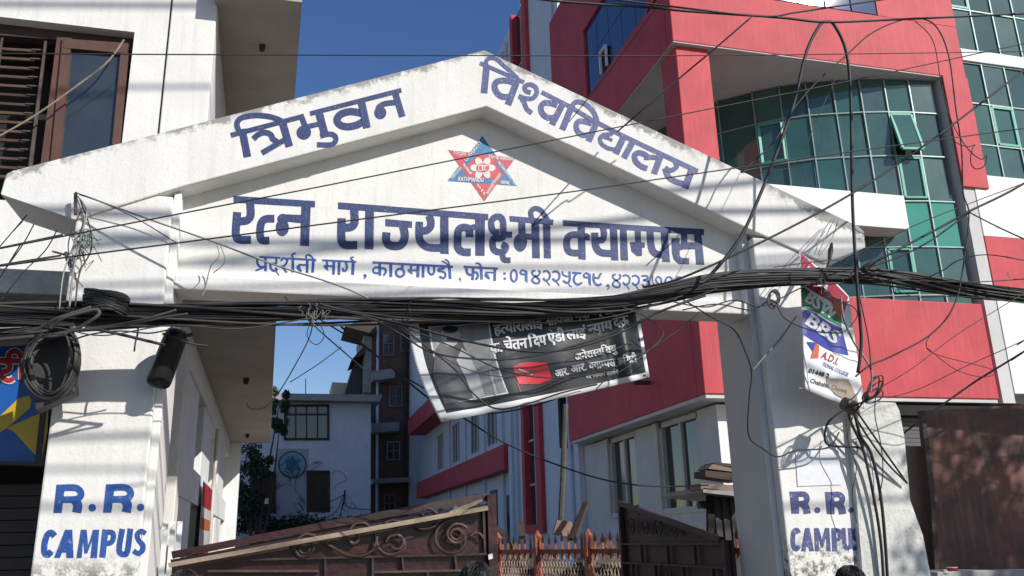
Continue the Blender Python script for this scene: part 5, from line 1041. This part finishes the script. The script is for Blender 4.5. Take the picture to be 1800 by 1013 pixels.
bl(['क', '.'], (60, 515), (165, 498), 17, .045); bl(['चे', 'त', 'न'], (185, 490), (385, 465), 18, .045); bl(['ि', 'द', 'प'], (405, 460), (555, 435), 18, .045); bl(['ऐ', 'डी'], (575, 425), (722, 400), 18, .045); bl(['ला', 'इ', '^'], (740, 395), (905, 372), 18, .045); bl(['/न', 'या', 'य'], (935, 345), (1145, 300), 17, .045); bl(['दे', 'ऊ'], (1160, 285), (1290, 255), 17, .045)
bl(['अ', 'ने', 'रा', '/स', 'व', 'ि', 'व', 'यु'], (815, 585), (1180, 500), 13, .035)
bl(['आ', 'र', '.'], (640, 730), (760, 700), 13, .035); bl(['आ', 'र', '.'], (780, 690), (915, 665), 13, .035); bl(['/क', 'या', '/म', 'प', 'स'], (940, 660), (1170, 625), 13, .035); bl(['क', 'ि', 'म', 'टी'], (1200, 620), (1360, 590), 13, .035)
bl(['प', 'द', 'श', '^', 'नी', 'मा', 'ग', '^'], (910, 740), (1080, 715), 6, .02); bl(['का', 'ठ', 'मा', 'डौं'], (1095, 712), (1200, 698), 6, .02)
letter(P, ['रा', 'ता', 'र', '^', 'पि' if False else 'पा', 'र'], bz([(735, 740)])[0], bz([(690, 560)])[0], 4, .02)
P.done('printed_text', VL, bn)['kind'] = 'stuff'
MB().tube([ban(775+7, 742-6, .004), ban(784, 737, .004)], .004, 8).build('eyelet', IRON, bn); MB().tube([ban(1131, 660, .004), ban(1134, 661, .004)], .006, 8).build('eyelet', IRON, bn)
tf = MB(); tv = []
for i in range(25):
    t = i/24; xa, ya = 820+300*t, 541-29*t**1.3
    for k, (dy, yy) in enumerate(((0, 5.78), (4+7*t, 5.70), (8+14*t*(1-.3*t), 5.62))): tv.append(UY(xa, ya+dy, yy+.01*sin(i)))
tf.add(tv, [(i*3+k, i*3+k+1, (i+1)*3+k+1, (i+1)*3+k) for i in range(24) for k in range(2)]); fo_ = tf.build('folded_top_edge', VW, bn, smooth=True)
# ================================================================ hanging poster on the right pier
def pY(x, y): return 5.67+.0021*max(0, x-1405)+.016*sin((x-1400)*.09+(y-440)*.012)+.007*sin((x-1400)*.21+1)
def pos_(x, y, l): return UY(x, y, pY(x, y))+Vector((0, -l, 0))
pos_.curved = True
q4 = 2.981
def pz(pts): return [(1340+x/q4, 420+y/q4) for x, y in pts]
def psheet(name, m, pts_top, pts_bot, lift, parent, n=22, rows=24, th=0):
    """cloth between two polylines of pixels"""
    T = smooth([(x, y, 0) for x, y in pz(pts_top)], n); B = smooth([(x, y, 0) for x, y in pz(pts_bot)], n)
    def samp(Q, t):
        s = t*(len(Q)-1); i = min(int(s), len(Q)-2); return Q[i].lerp(Q[i+1], s-i)
    vs = []
    for j in range(rows+1):
        for i in range(n+1):
            p = samp(T, i/n).lerp(samp(B, i/n), j/rows); vs.append(pos_(p.x, p.y, lift))
    mb = MB().add(vs, [(j*(n+1)+i, j*(n+1)+i+1, (j+1)*(n+1)+i+1, (j+1)*(n+1)+i) for j in range(rows) for i in range(n)])
    o = mb.build(name, m, parent, smooth=True)
    if th: s = o.modifiers.new('solid', 'SOLIDIFY'); s.thickness = th; s.offset = 1
    return o
pw = mat('poster_white', (.74, .74, .74), (.66, .66, .66), .5, 3, .1, 12); pr = mat('poster_red', (.36, .025, .05), (.30, .02, .045), .45, 3); pg = mat('poster_green', (.03, .20, .09), (.025, .16, .07), .45, 3); pb = mat('poster_blue', (.05, .06, .34), (.04, .05, .27), .45, 3); po = mat('poster_orange', (.60, .14, .06)); pk_ = mat('poster_black', (.05, .05, .06)); pt = mat('poster_brown', (.36, .29, .22), (.28, .23, .18), .6, 6)
ps = psheet('hanging_poster', pw, [(195, 65), (290, 150), (380, 225), (452, 300)], [(220, 785), (320, 830), (430, 868), (540, 895)], 0, None, th=.002)
tag(ps, 'torn college poster with red, green and blue bands hanging at the right pier', 'poster')
psheet('red_band', pr, [(199, 70), (290, 158), (380, 235), (450, 305)], [(206, 235), (280, 285), (370, 340), (425, 400)], .0016, ps); psheet('green_band', pg, [(206, 245), (270, 292), (340, 345), (412, 385)], [(210, 362), (280, 385), (350, 430), (415, 462)], .0024, ps)
psheet('blue_band', pb, [(210, 366), (280, 392), (350, 436), (416, 466)], [(210, 500), (280, 545), (360, 590), (452, 612)], .0016, ps)
P = Paint(pos_, .0035); P.poly(pz([(230, 540), (290, 545), (262, 590)])); P.done('blue_arrow', pb, ps)
P = Paint(pos_, .0035); P.poly(pz([(275, 548), (296, 560), (292, 625), (252, 626)])); P.done('orange_arrow', po, ps)
P = Paint(pos_, .0035)
def pl(t, a, b, h, bold=.03): letter(P, t, pz([a])[0], pz([b])[0], h, bold, True)
pl('BBA', (207, 172), (330, 285), 15, .06); pl('BSW', (212, 322), (368, 425), 20, .06); pl('BBS', (214, 440), (378, 552), 21, .05)
P.done('white_letters', VL, ps)
P = Paint(pos_, .0035); pl('01448 2', (238, 700), (345, 730), 7.5, .04); pl('Chabahil, Chowk', (246, 752), (440, 812), 7.5, .01); P.done('phone_and_address', pk_, ps)['kind'] = 'stuff'
P = Paint(pos_, .0035); pl('A.D.I.', (305, 622), (392, 662), 12, .02); P.done('red_letters', mat('poster_red_text', (.45, .06, .05)), ps)
P = Paint(pos_, .0035); pl('TIONAL COLLEGE', (312, 665), (445, 722), 6.5, .01); P.done('navy_letters', pb, ps)
P = Paint(pos_, .0033); P.poly(pz([(335, 730), (450, 735), (480, 800), (500, 850), (470, 865), (380, 815), (335, 765)])); P.done('brown_patch', pt, ps)
P = Paint(pos_, .0045); P.poly(pz([(375, 300), (400, 330), (420, 360), (412, 400), (398, 420), (385, 380), (365, 340)])); P.done('orange_starburst', po, ps)
MB().tube([pos_(*pz([(190, 782)])[0], .0), pos_(*pz([(225, 790)])[0], .0)], .006, 8).build('batten_end', TIMBER, ps)

# ================================================================ street tree right of the frame; it shades the hoarding
st = thing('street_tree', 'leafy street tree standing at the kerb right of the hoarding', 'tree', (9.6, 1.2, 0))
random.seed(21); fo = MB(); trk = MB(); b0 = Vector((9.6, 1.2, 0)); fork = Vector((9.5, 1.25, 3.6)); trk.tube([b0, Vector((9.58, 1.2, 1.8)), fork], .1, 10, rr=[.2, .15, .12])
for cx_, cy_, cz_ in ((10.3, 1.7, 5.4), (11.2, 1.6, 5.7), (10.9, .8, 6.3), (11.9, 1.2, 5.6), (11.4, 2.2, 5.0), (12.2, .6, 6.4), (10.6, 2.4, 5.2), (11.6, .4, 5.1), (12.6, 2.0, 5.6), (13.0, 1.2, 5.2), (12.9, 1.6, 6.5), (13.6, .8, 6.0), (12.0, 2.6, 6.2), (13.2, 2.4, 4.8), (12.3, 1.6, 4.5), (11.5, 1.4, 6.9), (12.5, .2, 5.2)):
    c = Vector((cx_-1.25, cy_, cz_)); trk.tube(jitter([fork, fork.lerp(c, .5)+Vector((0, 0, .15)), c], .04), .04, 6, rr=[.08, .045, .012])
    for j in range(6):
        cc = c+Vector((random.uniform(-.6, .6), random.uniform(-.6, .6), random.uniform(-.45, .45))); trk.tube([c, cc], .012, 4); foliage(fo, cc, (.30, .30, .24), 55, .065)
fo.build('crown', LEAF, st); trk.build('trunk', DARKWOOD, st)
# ================================================================ people in front of the gate (only the tops of their heads reach the frame)
def make_person(x, y, h, face, shirt, label, seed):
    ca, sa = cos(face), sin(face); k = h/1.72
    def W(a, b, c): return Vector((x+(a*ca-b*sa)*k, y+(a*sa+b*ca)*k, c*k))
    # one continuous clothed figure: rings lofted up the trunk, limbs grown with a skin modifier
    me = bpy.data.meshes.new('person'); bm = bmesh.new(); lay = bm.verts.layers.skin.verify()
    vs = {}
    def v(n, p, r):
        q = bm.verts.new(W(*p)); q[lay].radius = (r[0]*k, r[1]*k); vs[n] = q; return q
    v('hip', (0, 0, .95), (.15, .11)); bm.verts.ensure_lookup_table(); vs['hip'][lay].use_root = True
    ch = [('waist', (0, .0, 1.08), (.135, .10)), ('chest', (0, .01, 1.26), (.165, .12)), ('sh', (0, .01, 1.39), (.12, .09)), ('neck', (0, 0, 1.47), (.058, .058)), ('jaw', (0, -.015, 1.54), (.062, .072)), ('skull', (0, -.005, 1.625), (.082, .098))]
    pr_ = vs['hip']
    for n_, p_, r_ in ch: q = v(n_, p_, r_); bm.edges.new((pr_, q)); pr_ = q
    for s in (-1, 1):
        pr_ = vs['sh']
        for p_, r_ in (((s*.17, .01, 1.38), (.058, .058)), ((s*.22, .03, 1.12), (.045, .045)), ((s*.235, -.04, .88), (.032, .032)), ((s*.235, -.07, .80), (.04, .02))):
            q = v('a', p_, r_); bm.edges.new((pr_, q)); pr_ = q
        hand = pr_
        for j, dx in enumerate((-.03, -.01, .01, .03)):
            q = v('f', (s*.235+dx*.2, -.07+dx, .80-.06), (.009, .009)); bm.edges.new((hand, q)); q2 = v('f', (s*.235+dx*.2, -.075+dx, .80-.11+abs(dx)*.4), (.008, .008)); bm.edges.new((q, q2))
        q = v('f', (s*.215, -.115, .79), (.010, .010)); bm.edges.new((hand, q)); q2 = v('f', (s*.21, -.125, .745), (.009, .009)); bm.edges.new((q, q2))
        pr_ = vs['hip']
        for p_, r_ in (((s*.09, 0, .84), (.09, .09)), ((s*.10, -.01, .48), (.06, .06)), ((s*.10, .02, .09), (.045, .045)), ((s*.10, -.06, .045), (.042, .035)), ((s*.10, -.16, .03), (.036, .024))):
            q = v('l', p_, r_); bm.edges.new((pr_, q)); pr_ = q
    bm.to_mesh(me); bm.free(); me.materials.append(shirt)
    o = bpy.data.objects.new('person', me); COL.objects.link(o); tag(o, label, 'person')
    o.modifiers.new('skin', 'SKIN'); sb = o.modifiers.new('sub', 'SUBSURF'); sb.levels = 2; sb.render_levels = 2
    # head with face, ears and hair as parts
    bpy.context.view_layer.update()
    def ell(name, c, r, m, n=18, cut=None, noise=0):
        b2 = bmesh.new(); bmesh.ops.create_uvsphere(b2, u_segments=n*2, v_segments=n, radius=1)
        for q in b2.verts:
            z = q.co.z
            rr_ = 1+noise*(random.random()-.5)
            q.co = W(c[0]+q.co.x*r[0]*rr_, c[1]+q.co.y*r[1]*rr_, c[2]+z*r[2]*rr_)
        m2 = bpy.data.meshes.new(name)
        for f_ in b2.faces: f_.smooth = True
        b2.to_mesh(m2); b2.free(); m2.materials.append(m); q = bpy.data.objects.new(name, m2); COL.objects.link(q); q.parent = o; return q
    ell('head', (0, -.012, 1.60), (.077, .098, .118), SKIN); ell('nose', (0, -.112, 1.585), (.012, .016, .022), SKIN, 8); ell('mouth', (0, -.103, 1.545), (.024, .008, .008), ERED, 8)
    for s in (-1, 1): ell('eye', (s*.03, -.100, 1.61), (.013, .008, .008), DARK, 8); ell('ear', (s*.079, .0, 1.59), (.010, .02, .03), SKIN, 8); 
    # strands combed over a cap
    hb = MB()
    hm = ell('hair', (0, .012, 1.638), (.086, .102, .092), HAIR, 22, noise=.03)
    for i in range(900):
        a = random.uniform(0, 2*pi); t = random.uniform(0, 1.35)
        def S(a, t, e): return W(sin(t)*cos(a)*(.086+e), .012+sin(t)*sin(a)*(.102+e), 1.638+cos(t)*(.092+e))
        da = random.uniform(-.25, .25); e = random.uniform(.001, .006)
        hb.tube([S(a, t, 0), S(a+da, t+.18, e), S(a+da*1.5, t+.42, e*.7)], .0012, 3)
    h2 = hb.build('hair_strands', HAIR, None); h2.parent = hm; h2['kind'] = 'stuff'
    return o
CL = [mat('shirt_dark', (.04, .045, .06), (.03, .035, .05), .85, 8, .3, 60), mat('shirt_brown', (.10, .07, .05), (.08, .05, .04), .85, 8, .3, 60), mat('shirt_grey', (.14, .14, .15), (.1, .1, .11), .85, 8, .3, 60)]
for i, (px, py, Y, lab, fc) in enumerate(((325, 1000, 4.3, 'person in dark clothes whose black hair shows under the left end of the maroon gate', pi), (836, 986, 4.0, 'person in brown clothes whose black hair shows below the maroon gate post', pi), (1490, 993, 4.0, 'person in grey clothes whose black hair shows in front of the right pier', pi))):
    p = UY(px, py, Y); make_person(p.x, p.y, (p.z)/1.735*1.72, fc, CL[i], lab, i+3)
